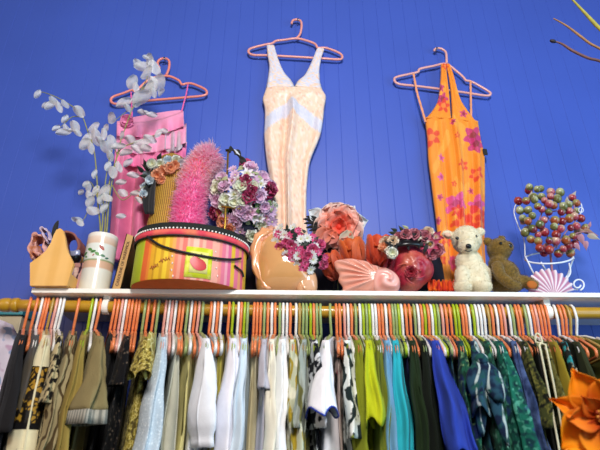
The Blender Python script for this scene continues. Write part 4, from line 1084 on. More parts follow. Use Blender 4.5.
part('stripe', MB().grid([[r[2]+Vector((0, -.0025, 0))+(r[1]-r[2])*.55, r[2]+Vector((0, -.003, 0)), r[2]+Vector((0, -.0025, 0))+(r[3]-r[2])*.55] for r in rows[10:22]]), F('white ribbon stripe', '#d9dde6'), bo, solid=.0006, label='white stripe')

# --- tall flower headdress
YF = -.080
cF = P(246, 205, YF)
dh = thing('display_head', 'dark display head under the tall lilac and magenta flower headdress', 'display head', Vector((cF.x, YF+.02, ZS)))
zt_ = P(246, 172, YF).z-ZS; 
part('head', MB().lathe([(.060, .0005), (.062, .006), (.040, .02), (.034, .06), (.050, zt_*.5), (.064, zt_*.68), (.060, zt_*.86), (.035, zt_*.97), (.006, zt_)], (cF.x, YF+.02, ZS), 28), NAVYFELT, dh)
fh = thing('flower_headdress', 'tall headdress of lilac, white and magenta silk flowers, right of the feather boa', 'headdress', cF)
cluster(fh, (244, 204), YF-.005, 30, 38, 24, 72, [(1.8, fl_magenta), (1.6, fl_lilac), (2.2, fl_lilly), (1.6, fl_lilrose), (1.6, fl_whrose), (1.8, fl_wlily), (1.5, lf_mid), (1.4, lf_pale), (.6, lf_dark)], 4, 5.6, 8.2)
for (x, y, sz, k) in ((224, 222, 8, fl_peach), (221, 212, 7, fl_peach), (230, 229, 7, fl_peach), (222, 203, 7, fl_magenta), (218, 199, 6, lf_mid), (246, 165, 7, fl_pink), (251, 170, 8, lf_pale), (262, 178, 8, fl_lilrose), (270, 186, 7, fl_lilrose), (268, 193, 7, fl_magenta), (240, 232, 7, fl_lilac), (252, 236, 7, fl_whrose), (258, 233, 7, lf_pale), (272, 222, 7, fl_lilac), (273, 210, 7, lf_pale), (216, 188, 9, lf_dark), (221, 181, 9, lf_dark), (225, 176, 8, lf_dark), (219, 194, 8, lf_dark), (227, 186, 8, lf_dark)):
    nm, me = k(rr); Yq = YF-.03; p = P(x, y, Yq); meshpart(nm, me, fh, p-fh.location, frame_to(VIEW(p)+Vector(((x-245)/40, 0, (204-y)/60)), rr.uniform(0, 6))*(sz*S(x, y, Yq)))

def inflate(outline, centre, Y, front, back, n_r=16, per=6, rip=None, col=None, pw=2.0):
    '''rounded solid whose silhouette is the closed pixel outline; front/back depth in px'''
    pts = spline([Vector((x, y, 0)) for x, y in outline], per, True); n = len(pts); s0 = S(*centre, Y); mb = MB()
    rings = [(f, 1) for f in [sin(PI/2*i/n_r) for i in range(1, n_r+1)]] + [(f, -1) for f in [sin(PI/2*i/n_r) for i in range(n_r-1, 0, -1)]]
    rows = []; cols = []
    for f, sd in rings:
        row = []
        for k, q in enumerate(pts):
            x, y = centre[0]+(q.x-centre[0])*f, centre[1]+(q.y-centre[1])*f
            d = (1-f**pw)**(1/pw)*(front if sd > 0 else back)
            if rip and sd > 0: d += rip(k/n, f)
            row.append(P(x, y, Y)+Vector((0, -d*s0*sd, 0)))
            if col: cols.append(col(k/n, f))
        rows.append(row)
    return mb.grid(rows, True, cols if col else None, cap=True)
# --- peach glazed head vase with flower hat
YG = -.20
GLZ = mat('peach glaze', '#d49c62', rough=.12, coat=.8, var=.06, nscale=12, prints=[('#dcae90', 'noise', 9, .58, .12)])
sg_ = S(285, 265, YG)
e = lambda x, y, rx, ry, rz_, dy=0, M=None: ('e', P(x, y, YG+dy), (rx*sg_, rz_*sg_, ry*sg_), M or Matrix.Identity(3))
RY = lambda a: Matrix.Rotation(a, 3, 'Y')
hv = inflate([(259, 292), (255, 276), (255.5, 258), (261, 242), (272, 234), (286, 238), (300, 250), (310, 263), (316, 275), (317, 286), (314, 293), (300, 294), (280, 294)], (285, 268), YG, 25, 22)
lobe = inflate([(303, 270), (309, 267), (315, 273), (317.5, 282), (316, 292), (306, 294), (298, 292), (297, 283)], (308, 282), YG-.030, 9, 8)
hv.merge(lobe)
for p in hv.v: p.z = max(p.z, ZS+.0005)
hvt = thing('head_vase', 'glossy peach ceramic head vase wearing the pink and white daisy hat', 'head vase', Vector((P(287, 288, YG).x, YG, ZS)))
part('head', hv, GLZ, hvt)
# scarf along its left side
rows = []
for i in range(26):
    f = i/25; y = 229+60*f; x = 268-13.5*sin(PI*clamp(f*.85+.10))**1.0+1.5*f+(4 if f < .1 else 0)
    wd = (5.5-1.5*f)
    rows.append([P(x+wd*q+.7*sin(i*.8+q*3), y+2.0*q*(1-f), YG-.030-.012*cos(q*1.6)-.004*sin(q*6+i*.35)) for q in (-1, -.66, -.33, 0, .33, .66, 1)])
for r_ in rows:
    for p in r_: p.z = max(p.z, ZS+.0008)
part('scarf', MB().grid(rows), mat('peach lustre glaze', '#e2a070', rough=.2, coat=.5, var=.12, nscale=16), hvt, solid=.005, label='moulded peach scarf down the side')
rows = []
for i in range(18):
    f = i/17; x = 260+21*f; rows.append([P(x+1.4*sin(i*1.4), 239.5-9*sin(PI*clamp(.15+f*.7))*(1-q)+3.2*q+.9*sin(i*2.1+q*4)-3*f*q, YG-.026-.012*sin(q*3)-.004*sin(i*1.7)) for q in (-.4, 0, .3, .6, .9, 1.2)])
part('frill', MB().grid(rows), mat('peach lustre frill', '#e5a184', rough=.3, coat=.4, var=.1, nscale=20), hvt, solid=.003, label='gathered frill at the crown')
rows = []
for i in range(12):
    f = i/11; a = 1.75+2.6*f
    rows.append([P(308+6.2*cos(a)+q*1.6*cos(a), 280-9*sin(a)-q*1.6*sin(a), YG-.045-.006*(1-q*q)) for q in (-1, -.5, 0, .5, 1)])
part('ear', MB().grid(rows), GLZ, hvt, solid=.005, label='moulded curl at the lower right')
dz_ = thing('flower_hat', 'close flower hat of hot pink and white daisies on the peach head vase', 'flower hat', P(300, 247, YG-.03))
capm = MB().ball(P(300, 248, YG-.034), (27*sg_, 15*sg_, 14*sg_), 28, 14, M=Matrix.Rotation(.68, 3, 'Y'))
part('cap', capm, mat('dark leaf net', '#14201a', rough=.9), dz_)
def dz_cluster():
    rng = random.Random(8); pts = []
    while len(pts) < 62:
        u_, v_ = rng.uniform(-1, 1), rng.uniform(-1, 1)
        if u_*u_+v_*v_ > 1: continue
        if any((u_-a)**2*27**2+(v_-b)**2*15**2 < 4.3**2 for a, b in pts) and rng.random() < .97: continue
        pts.append((u_, v_))
    ca, sa = cos(-.68), sin(-.68)
    for u_, v_ in pts:
        x = 299+u_*29*ca-v_*19*sa; y = 248.5-u_*29*sa-v_*19*ca
        h = math.sqrt(max(0, 1-u_*u_-v_*v_)); Yq = YG-.046-h*.040
        p = P(x, y, Yq); nrm = VIEW(p)*(.5+h)+Vector((u_*.8, 0, v_*.5-u_*.4))
        k = rng.choice([fl_hot, fl_hot, fl_pink, fl_white, fl_white, fl_white, fl_pink, lf_dark, lf_dark, lf_dark]); nm, me = k(rng)
        meshpart(nm, me, dz_, p-dz_.location, frame_to(nrm, rng.uniform(0, 6))*(rng.uniform(4.6, 6.2)*S(x, y, Yq)*(1.3 if nm == 'leaf' else 1)))
dz_cluster()

# --- dark navy hat-like shapes put into the dark gaps behind
def dark_hat_shape(x0, x1, ytop, Y, label, m=NAVYFELT):
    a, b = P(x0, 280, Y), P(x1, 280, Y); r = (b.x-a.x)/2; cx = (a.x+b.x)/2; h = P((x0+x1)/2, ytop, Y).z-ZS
    t = thing('hat_shape', label, 'hat', (cx, Y, ZS), 'dark hat-like shapes at the back of the shelf')
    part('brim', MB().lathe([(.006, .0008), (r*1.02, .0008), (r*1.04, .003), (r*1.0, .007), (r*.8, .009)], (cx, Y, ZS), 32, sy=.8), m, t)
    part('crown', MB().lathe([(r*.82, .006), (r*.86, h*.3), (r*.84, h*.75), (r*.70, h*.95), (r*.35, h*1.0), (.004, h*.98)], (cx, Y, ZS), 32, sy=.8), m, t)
    part('round_band', MB().lathe([(r*.835, .010), (r*.87, .014), (r*.872, .03), (r*.87, .034)], (cx, Y, ZS), 32, sy=.8, cap=False), mat('black grosgrain', '#08080c', rough=.5), t, label='black hat band')
dark_hat_shape(236, 270, 243, -.075, 'dark navy hat-like shape between the hat box and the peach head vase')
dark_hat_shape(312, 350, 240, -.085, 'dark navy hat-like shape under the big coral flower')
dark_hat_shape(408, 447, 250, -.07, 'dark navy hat-like shape between the red head vase and the orange dress')

# --- big coral flower fascinator
YK = -.150
ck = P(339, 227, YK)
fa = thing('flower_fascinator', 'big coral and white silk flower with black feathers, above the orange tulips', 'fascinator', ck)
rk = random.Random(31)
def petal_ring(n, L_, W_, lift, curl, cin, cout, ruf, a0=0.0, off=.12, cx=0, cy=0, nm='petal'):
    for k in range(n):
        a = a0+2*PI*k/n+rk.uniform(-.15, .15)
        g_ = petal(L_*rk.uniform(.9, 1.1), W_*rk.uniform(.9, 1.1), lift=lift+rk.uniform(-.1, .12), curl=curl, cup=.35, ruf=ruf, tip=-.4, n=10, m=9, ph=rk.uniform(0, 6))
        M0 = frame_to(VIEW(ck)+Vector((0, 0, .15))) @ Matrix.Rotation(a, 3, 'Z'); sk = S(336, 225, YK)
        rows = [[ck+M0 @ (q*sk)+M0 @ Vector((off*L_*sk, 0, 0))+Vector((cx*sk, 0, cy*sk)) for q in row] for row in g_]
        part(nm, MB().grid(rows, col=[mix(cin, cout(rk) if callable(cout) else cout, sstep(.1, .9, i/10)) for i in range(11) for _ in range(9)]), PETAL, fa, solid=.0008)
cor = lin('#f0482c'); pk = lin('#f6ab98'); wh = lin('#f2dcd2'); sal = lin('#f07a5c')
petal_ring(8, 24, 27, .15, -.35, pk, lambda r: mix(pk, wh, r.uniform(.6, 1)), .07, .2)
petal_ring(7, 20, 25, .45, -.5, sal, lambda r: mix(pk, wh, r.uniform(-.3, .7)), .07, .6)
petal_ring(7, 15, 20, .85, -.6, cor, lambda r: mix(sal, pk, r.uniform(0, .9)), .09, 0)
petal_ring(6, 10, 14, 1.15, -.5, lin('#e03a24'), lin('#ee6a50'), .08, .4)
for (x, y, L_, W_, a, c) in ((346, 240, 20, 15, -1.9, '#c9b79a'), (322, 236, 22, 17, -2.6, '#e0683c'), (360, 222, 17, 17, .2, '#cdd3d6'), (315, 214, 16, 15, 2.6, '#d8dde0'), (330, 238, 18, 16, -2.1, '#dd5f3a'), (350, 212, 16, 16, .9, '#e9dcd8')):
    Yq = YK-.010; p = P(x, y, Yq); M0 = frame_to(VIEW(p), 0); vv = VIEW(p); rt = Vector((1, 0, 0)); up = vv.cross(rt); up = up if up.z > 0 else -up
    X_ = (rt*cos(a)+up*sin(a)).normalized(); Y_ = vv.cross(X_).normalized(); M0 = Matrix((X_, Y_, vv)).transposed(); g_ = petal(L_, W_, lift=.2, curl=-.5, cup=.4, ruf=.05, tip=.2, n=8, m=7, ph=x)
    s0 = S(x, y, Yq); part('petal', MB().grid([[p-X_*L_*.5*s0+M0 @ (q*s0) for q in row] for row in g_], col=[mix(lin(c), mix(lin(c), (1, 1, 1), .25), i/8) for i in range(9) for _ in range(7)]), PETAL, fa, solid=.0008)
part('heart', MB().ball(ck+VIEW(ck)*.004, .012, 12, 8), mat('coral heart', '#d8321c', rough=.7), fa)
for (x0_, y0_, x1_, y1_) in ((320, 224, 303, 219), (320, 225, 304, 223.5), (320, 228, 306, 228), (321, 222, 306, 216.5), (322, 230, 309, 231)):
    c = spline([P(x0_, y0_, YK-.006), P((x0_+x1_)/2, (y0_+y1_)/2-1.5, YK-.010), P(x1_, y1_, YK-.008)], 8); rows = []
    for i, p in enumerate(c):
        f = i/(len(c)-1); t = (c[min(i+1, len(c)-1)]-c[max(0, i-1)]).normalized(); b = VIEW(p).cross(t).normalized(); w_ = .0055*sin(PI*clamp(.15+.8*f))*(1+.3*(i % 2))
        rows.append([p-b*w_, p, p+b*w_])
    part('feather', MB().grid(rows), BLACKFAB, fa, solid=.0008, label='black feather')
part('stalk', MB().tube([ck+Vector((0, .015, -.01)), Vector((P(332, 288, -.14).x, -.14, ZS+.002))], .004, 8), mat('dark wire', '#15181a', rough=.6), fa)

# --- orange tulips
YU = -.205
for (x, y, r, lean_, c0_, c1_, lab) in ((354, 255, 15.5, -.12, '#b03208', '#e0661c', 'orange silk tulip, the left of two big ones under the coral flower'), (376, 252, 15.5, .12, '#b42c0c', '#e25420', 'orange red silk tulip, the right of two big ones under the coral flower'),
                                  (338, 265, 13, -.4, '#9a2c0a', '#d8541c', 'small orange silk tulip, partly hidden left of the two big ones'), (386, 267, 12, .35, '#7a1024', '#c2304a', 'crimson silk tulip bud just above the pink shell vase')):
    s0 = S(x, y, YU); p = P(x, y, YU); t = thing('silk_tulip', lab, 'silk flower', p, 'silk tulips')
    tm = tulip_mb(r*s0*1.12, lin(c0_), lin(c1_), R).merge(rose_mb(r*s0*.8, lin(c0_), lin(c1_), R, 3, openness=.55), None, Vector((0, 0, r*s0*.9))); Mx = Matrix.Rotation(lean_, 3, 'Y') @ Matrix.Rotation(rad(8), 3, 'X')
    part('bloom', MB().merge(tm, Mx, p-Vector((0, 0, r*s0*1.15))), PETAL, t, solid=.0008)
    b0 = p-Vector((0, 0, r*s0*1.1)); part('stem', MB().tube([b0, Vector((b0.x-.004, YU+.01, ZS+.002))], .0035, 8), mat('dark green stem', '#1f3018', rough=.6), t)
    g_ = petal(.07, .022, lift=1.2, curl=-.5, cup=.4, n=7, m=5); o0 = Vector((b0.x-.004, YU+.014, ZS+.003))
    part('leaf', MB().grid([[o0+Matrix.Rotation(1.2+lean_*3, 3, 'Z') @ q for q in row] for row in g_]), mat('tulip leaf', '#24401f', rough=.5), t, solid=.001)

# --- shell vases
def shell(name, label, apex, Y, ang0, ang1, Rpx, ribs, m, colf, bulge, depth_px, second=None, amp=.05):
    s0 = S(*apex, Y); A0 = P(*apex, Y); v = VIEW(A0); rt = Vector((1, 0, 0)); up = Vector((0, 0, 1)); n_ang = ribs*8; n_r = 22
    root = thing(name, label, 'shell', Vector((A0.x, Y, ZS)))
    fr, bk = [], []
    for i in range(n_r+1):
        f = i/n_r; r1, r2 = [], []
        for j in range(n_ang+1):
            q = j/n_ang; a = ang0+(ang1-ang0)*q; rib = cos(q*ribs*2*PI)
            Rr = Rpx(q)*(1+.035*rib*f)
            x, z = cos(a)*Rr*f*s0, sin(a)*Rr*f*s0
            edge = math.sqrt(max(0, 1-(2*q-1)**2))**.6
            d = (bulge*sin(PI*min(1, f*.80+.12))+amp*f*rib*depth_px*.12)*s0*depth_px*edge/10
            r1.append(A0+Vector((x, -d, z))); r2.append(A0+Vector((x, d*.55+.0006, z)))
        fr.append(r1); bk.append(r2)
    mb = MB(); 
    for rows_ in (fr, bk):
        mb.grid(rows_, False, [colf(i/n_r, j/n_ang) for i in range(n_r+1) for j in range(n_ang+1)])
    # rim
    for i in range(n_r):
        for e_ in (0, -1): mb.add([fr[i][e_], fr[i+1][e_], bk[i+1][e_], bk[i][e_]], [(0, 1, 2, 3)], [colf(.9, .5)]*4)
    mb.grid([fr[-1], bk[-1]], False, [colf(1, .5)]*(2*(n_ang+1)))
    for p in mb.v: p.z = max(p.z, ZS+.0006)
    part('fan', mb, m, root); return root, A0, s0
SHG = mat('pink lustre glaze', attr=True, rough=.22, coat=.5, var=.06, nscale=18)
ca_, cb_ = lin('#e0927a'), lin('#ecb0a0')
def shc(f, q):
    w_ = .5+.5*cos(q*8*2*PI); return mix(mix(ca_, lin('#e8a87a'), (1-q)*.6), cb_, w_*.7+.2*f)
Rf = lambda q: 44+22*sin(PI*clamp(q*1.0))**.8*(.75+.5*(1-q)) if q > .0 else 44
YSH = -.262
so_ = [(334.5, 262), (343, 259.5), (354, 259.5), (365, 262), (374, 266), (381, 268), (390, 270.5), (397, 277), (400, 285), (397, 292), (384, 294), (362, 294), (344, 293), (342.5, 287), (338.5, 281), (339, 275), (335.5, 269)]
def fan_rip(k, f):
    a = k*17          # outline index; ribs fan over the left and top edge
    on = 1 if (a < 6.5 or a > 11.5) else .25
    return 1.7*on*sin(k*2*PI*13+1.2*(1-f)*2)*sstep(.18, .6, f)*(1-f**9)
def fan_col(k, f):
    w_ = .5+.5*sin(k*2*PI*13+1.2*(1-f)*2)
    return mix(mix(ca_, lin('#dd8a6c'), .5*f), cb_, .25+.6*w_*f+.2*(1-f))
sv = thing('shell_vase', 'pink glazed fluted shell vase lying on the shelf before the orange tulips', 'vase', Vector((P(370, 290, YSH).x, YSH, ZS)))
fm_ = inflate(so_, (377, 281), YSH, 13, 10, n_r=22, per=12, rip=fan_rip, col=fan_col)
for p in fm_.v: p.z = max(p.z, ZS+.0006)
part('fan', fm_, SHG, sv)
wm2 = inflate([(372, 276), (378, 269.5), (388, 269.5), (396, 275), (400, 283), (397, 292), (385, 294), (374, 290)], (386, 282), YSH-.022, 11, 9, per=8, rip=lambda k, f: 1.1*sin(f*9+k*6.28*2)*(1-f**6), col=lambda k, f: mix(lin('#e89c90'), lin('#eeb4a8'), .5+.5*sin(f*9+k*6.28)))
for p in wm2.v: p.z = max(p.z, ZS+.0006)
part('whorl', wm2, SHG, sv)
c1_, c2_ = lin('#e3d3da'), lin('#b3718f')
shell('seashell', 'pink and white ribbed seashell standing under the wire berry basket', (553, 297), -.225, PI*.10, PI*.95, lambda q: 24+5*sin(PI*q), 11, mat('ribbed shell', attr=True, rough=.4, var=.05), lambda f, q: mix(c2_, c1_, sstep(.35, .65, .5+.5*cos(q*11*2*PI))), 5, 9, amp=.9)

# --- red carved head vase
YR_ = -.215
RG = mat('crimson carved glass', '#a32038', rough=.38, coat=.15, var=.2, nscale=25, prints=[('#c2604c', 'noise', 14, .56, .1)], bump=1.0, bscale=40)
sr_ = S(411, 268, YR_); cR = P(411, 268, YR_)
rv_t = thing('head_vase', 'crimson rose-carved head vase wearing the black and pink feather headpiece', 'head vase', Vector((cR.x, YR_, ZS)))
er = lambda x, y, rx, ry, rz_, dy=0: ('e', P(x, y, YR_+dy), (rx*sr_, rz_*sr_, ry*sr_))
rbm = blob('bowl', [er(412, 268, 21, 20.5, 20), er(409, 280, 16, 12, 16), er(408, 256, 15, 12, 16)], .0035, RG, smooth=2)
for p in rbm.v:
    d = p-cR; n_ = d.normalized(); th = math.atan2(d.z, d.x); ro = math.hypot(d.x, d.z)
    if d.y < .01: p += n_*(.0014*sin(th*5+ro*150)+.0008*sin(th*3-ro*260))
    p.z = max(p.z, ZS+.0005)
part('bowl', rbm, RG, rv_t)
rv_m = rose_mb(.020, lin('#8a1428'), lin('#c8525e'), R, 4, openness=1.1); p = P(411, 272, YR_-.054)
part('carved_rose', MB().merge(rv_m, frame_to(VIEW(p)), p), mat('crimson carved petals', attr=True, rough=.15, coat=.7, var=.1), rv_t, label='carved rose on the front')
sp_ = MB()
for k in range(6):
    a = k*1.05; c = [P(411+(9+1.2*j)*cos(a+j*.14)*(1), 271-(8+1.0*j)*sin(a+j*.14), YR_-.056+.0015*j+.002*abs(cos(a))*j) for j in range(6)]
    sp_.tube(spline(c, 3), .0022, 6)
part('carved_leaves', sp_, RG, rv_t)
hp = thing('feather_headpiece', 'headpiece of black feathers and pink and cream silk blossoms on the crimson vase', 'headpiece', P(410, 243, YR_-.02))
rows = []
for i in range(24):
    f = i/23; a = PI*(1.04-1.0*f); rows.append([P(411+(18.5+4*q)*cos(a), 251-(8.5+4.5*q)*sin(a)-2, YR_-.035-.028*sin(PI*f)+.010*q) for q in (-1, -.5, 0, .5, 1)])
part('band', MB().grid(rows), mat('black satin band', '#0d0b10', rough=.3), hp, solid=.006)
rh = random.Random(77)
for k in range(26):
    f = rh.random(); a = PI*(1.0-.9*f); x, y = 411+18*cos(a), 249-9*sin(a); an = a+rh.uniform(-.9, .9)+(0 if rh.random() < .6 else PI)
    L_ = rh.uniform(7, 12); c = spline([P(x, y, YR_-.062), P(x+L_*.5*cos(an), y-L_*.5*sin(an)-1, YR_-.068), P(x+L_*cos(an), y-L_*sin(an), YR_-.060)], 5); rr2 = []
    for i, p in enumerate(c):
        u_ = i/(len(c)-1); t = (c[min(i+1, len(c)-1)]-c[max(0, i-1)]).normalized(); b = VIEW(p).cross(t).normalized(); w_ = .0042*sin(PI*clamp(.12+.84*u_)); rr2.append([p-b*w_, p, p+b*w_])
    dark = rh.random() < .75
    part('feather', MB().grid(rr2), BLACKFAB if dark else F('cream feather', '#cfc6b4'), hp, solid=.0007, label=None if dark else 'cream feather')
fl_rasp = pool('rasp', lambda r: lily_mb(1, L3('#f0d8d0'), L3('#b83a64'), r))
fl_cream = pool('cream', lambda r: rose_mb(1, L3('#c9a06a'), L3('#ead9c6'), r, 3))
fl_dusty = pool('dusty', lambda r: rose_mb(1, L3('#8a2440'), L3('#d98a94'), r, 3))
for (x, y, sz, k) in ((431, 246, 11, fl_rasp), (424, 237, 8, fl_dusty), (436, 238, 8, fl_rasp), (428, 232, 6, fl_cream), (421, 243, 6, fl_cream), (438, 250, 7, fl_dusty), (414, 235, 7, fl_dusty), (406, 235, 6.5, fl_dusty), (399, 238, 6.5, fl_dusty), (393, 241, 6, fl_cream), (386, 243, 7, fl_cream), (389, 248, 7, fl_cream), (383, 247, 5, fl_peach), (392, 253, 6, fl_whrose), (431, 255, 6, fl_dusty)):
    nm, me = k(rh); Yq = YR_-.055+rh.uniform(-.01, .01); p = P(x, y, Yq); meshpart(nm, me, hp, p-hp.location, frame_to(VIEW(p)+Vector((rh.uniform(-.3, .3), 0, rh.uniform(0, .5))), rh.uniform(0, 6))*(sz*S(x, y, Yq)))
for (x, y, a) in ((397, 231, 2.4), (398, 233, 2.9), (395, 233.5, 2.6), (408, 229, 2.2), (403, 231, 1.9)):
    nm, me = lf_dark(rh) if x != 408 else lf_pale(rh); p = P(x, y, YR_-.05); meshpart('leaf', me, hp, p-hp.location, frame_to(VIEW(p), a)*(7*S(x, y, YR_)))

# --- red frill on the shelf at the foot of the orange dress
rows = []
for i in range(36):
    f = i/35; x = 428+26*f; rows.append([P(x+.8*sin(i*1.7+q*2), 291-10.5*q+1.2*sin(i*1.2)*q, -.20-.012*sin(i*.9+q)-.016*(1-q)) for q in (0, .2, .4, .6, .8, 1.0)])
for r_ in rows:
    for p in r_: p.z = max(p.z, ZS+.001)
o = single('frilled_scarf', MB().grid(rows), F('orange red frill', '#d2421c', prints=[('#e8701c', 'noise', 20, .56, .06), ('#b31f2a', 'noise', 26, .62, .05)]), 'orange red frilled scarf bunched on the shelf left of the white bear', 'scarf', loc=(P(441, 289, -.2).x, -.21, ZS))
s_ = o.modifiers.new('thickness', 'SOLIDIFY'); s_.thickness = .004
# ------------------------------------------------------------------ bears, berries, foreground
FUR = mat('plush fur', attr=True, rough=.95, var=.05, nscale=60, sheen=.4, spec=.1)
BLK = mat('black glass bead', '#08080a', rough=.1)
YW = -.215; sw = S(468, 260, YW)
ew = lambda x, y, rx, ry, rz_, dy=0, M=None: ('e', P(x, y, YW+dy), (rx*sw, rz_*sw, ry*sw), M or Matrix.Identity(3))
its = [ew(466.5, 240, 14.5, 14.5, 14), ew(468, 247, 9, 7.5, 9, -.030), ew(469, 262, 13, 12, 12), ew(473, 275, 17, 15, 15), ew(472, 284, 18, 10, 16), ew(448, 234.5, 6.2, 4.6, 3.2, .004, RY(.25)), ew(480.5, 231.5, 4.6, 4.6, 3.2, .004), ew(463, 278, 7, 13, 7, -.030, RY(.08)), ew(482, 278, 7, 13, 7, -.030, RY(-.08)), ew(463, 287, 8, 6, 9, -.042), ew(483, 287, 8, 6, 9, -.042)]
cw0, cw1 = lin('#e6dcc0'), lin('#d8c49a')
def cwf(v, rng): 
    return mix(cw0, mix(cw1, cw0, .75), rng.random())
wm_ = blob('body', its, .0035, FUR, smooth=1, fur=(.0050, 14000, .25, cwf))
for p in wm_.v: p.z = max(p.z, ZS+.0006)
wb = thing('teddy_bear', 'cream white plush bear sitting on the shelf before the orange dress', 'teddy bear', Vector((P(472, 288, YW).x, YW, ZS)))
part('body', wm_, FUR, wb)
def bead(name, x, y, Y, r, root, lab=None, sq=1.0, m=BLK): part(name, MB().ball(P(x, y, Y), (r*sw, r*sw*.7, r*sw*sq), 14, 10), m, root, label=lab)
bead('eye', 457.2, 238.2, YW-.0355, 1.9, wb); bead('eye', 475.6, 236.3, YW-.0365, 1.9, wb)
bead('nose', 468.6, 246.2, YW-.0565, 2.9, wb, 'black stitched nose', .85)
part('mouth', MB().tube(spline([P(465, 250.2, YW-.053), P(468.5, 251.6, YW-.055), P(472.2, 249.8, YW-.053)], 6), .0013, 6), BLACKFAB, wb, label='dark stitched mouth')
part('inner_ear', MB().ball(P(447.8, 234.8, YW-.0050), (3.9*sw, .004, 2.4*sw), 14, 8, M=RY(.25)), F('pink felt', '#d9b09a'), wb, label='pink lining of the ear')

YN = -.205
en = lambda x, y, rx, ry, rz_, dy=0, M=None: ('e', P(x, y, YN+dy), (rx*sw, rz_*sw, ry*sw), M or Matrix.Identity(3))
its = [en(499, 250, 11.5, 12, 12), en(506.5, 247.5, 6.5, 6, 7, -.016, RY(-.2)), en(487.8, 241.5, 4.4, 4.8, 3, .002), en(501.5, 238.8, 4, 3.6, 3, .008), en(498, 264, 9, 9, 10), en(505, 275, 13.5, 15, 14), en(507, 285, 16, 8, 15),
       ('t', spline([P(497, 264, YN-.035), P(500, 275, YN-.052), P(510, 283.5, YN-.060), P(519, 286.5, YN-.052)], 6), [.0155, .017, .018, .018, .018, .0175, .017, .0168, .0165, .0165, .0162, .016, .0158, .0155, .015, .0148, .0145, .014, .012][:19]),
       ('t', spline([P(512, 284, YN-.015), P(522, 281, YN-.022), P(531, 284.5, YN-.020), P(536, 287, YN-.018)], 6), [.018]*13+[.017]*6)]
def cnf(v, rng):
    f = rng.random(); return mix(lin('#5f4a1e'), lin('#8a6a2c'), f)
nm_ = blob('body', its, .0035, FUR, smooth=1, fur=(.0050, 9000, .2, cnf))
for p in nm_.v: p.z = max(p.z, ZS+.0006)
nb = thing('teddy_bear', 'olive brown plush bear sitting sideways, right of the white bear', 'teddy bear', Vector((P(505, 288, YN).x, YN, ZS)))
part('body', nm_, FUR, nb)
bead('nose', 509.8, 245.6, YN-.032, 2.7, nb, 'black stitched nose'); bead('eye', 500.8, 243.2, YN-.0385, 1.5, nb)
part('paw_pad', MB().ball(P(532, 284.8, YN-.040), (5*sw, .006, 4.2*sw), 16, 10), F('rust felt', '#b0632a'), nb, label='rust felt paw pad')

# --- wire stand and berry spray
YE = -.165
WIREM = mat('white wire', '#e4e6ee', rough=.35)
def W(*pts): return [P(x, y, YE+(z if True else 0)) for x, y, z in pts]
ws_ = thing('wire_stand', 'white wire basket stand with scrolled feet holding the berry spray', 'stand', Vector((P(552, 289, YE).x, YE, ZS)))
part('rim', MB().tube(spline([P(549+24*cos(a)+3*sin(a), 258+5.5*sin(a)-1.5*cos(a), YE-.055*sin(a)) for a in [2*PI*k/16 for k in range(16)]], 5, True), .0028, 8, closed=True), WIREM, ws_)
for pts in ([(525, 256, 0), (528, 262, -.03), (537, 278, -.02), (552, 284, -.01), (560, 288.6, 0)], [(569, 263, -.03), (570, 274, -.02), (561, 283, -.01), (548, 288.4, 0), (541, 288.5, 0)], [(541, 262, -.04), (546, 270, -.03), (556, 280, -.02), (560, 289, -.03)], [(574, 258, 0), (572, 262, .01), (567, 276, .01), (558, 285, 0), (551, 288.8, .01)]):
    part('leg', MB().tube(spline(W(*pts), 7), .0026, 8), WIREM, ws_)
part('scroll_foot', MB().tube(spline([P(578+(6.5-3.8*f)*cos(a), 284.5-(6.2-3.6*f)*sin(a), YE-.02) for f, a in [(k/14, -1.2+k*.52) for k in range(15)]], 4), .0026, 8), WIREM, ws_)
part('scroll_foot', MB().tube(spline([P(543+(5-3.0*f)*cos(a), 285-(5-2.8*f)*sin(a), YE-.045) for f, a in [(k/12, -1.5-k*.5) for k in range(13)]], 4), .0024, 8), WIREM, ws_)
part('upright', MB().tube(spline(W((525, 256, 0), (524, 240, .0), (518, 225, 0), (514, 212, 0), (517, 203, 0), (521, 207, 0)), 6), .0018, 6), WIREM, ws_)
part('upright', MB().tube(spline(W((572, 258, .0), (577, 240, .0), (578, 222, 0), (582, 208, 0), (579, 202, 0), (576, 206, 0)), 6), .0018, 6), WIREM, ws_)
part('foot_bar', MB().tube([P(532, 289, YE), P(578, 289.5, YE-.01)], .0026, 8), WIREM, ws_)
for o in list(ws_.children):
    for v in o.data.vertices: v.co.z = max(v.co.z, .0012)

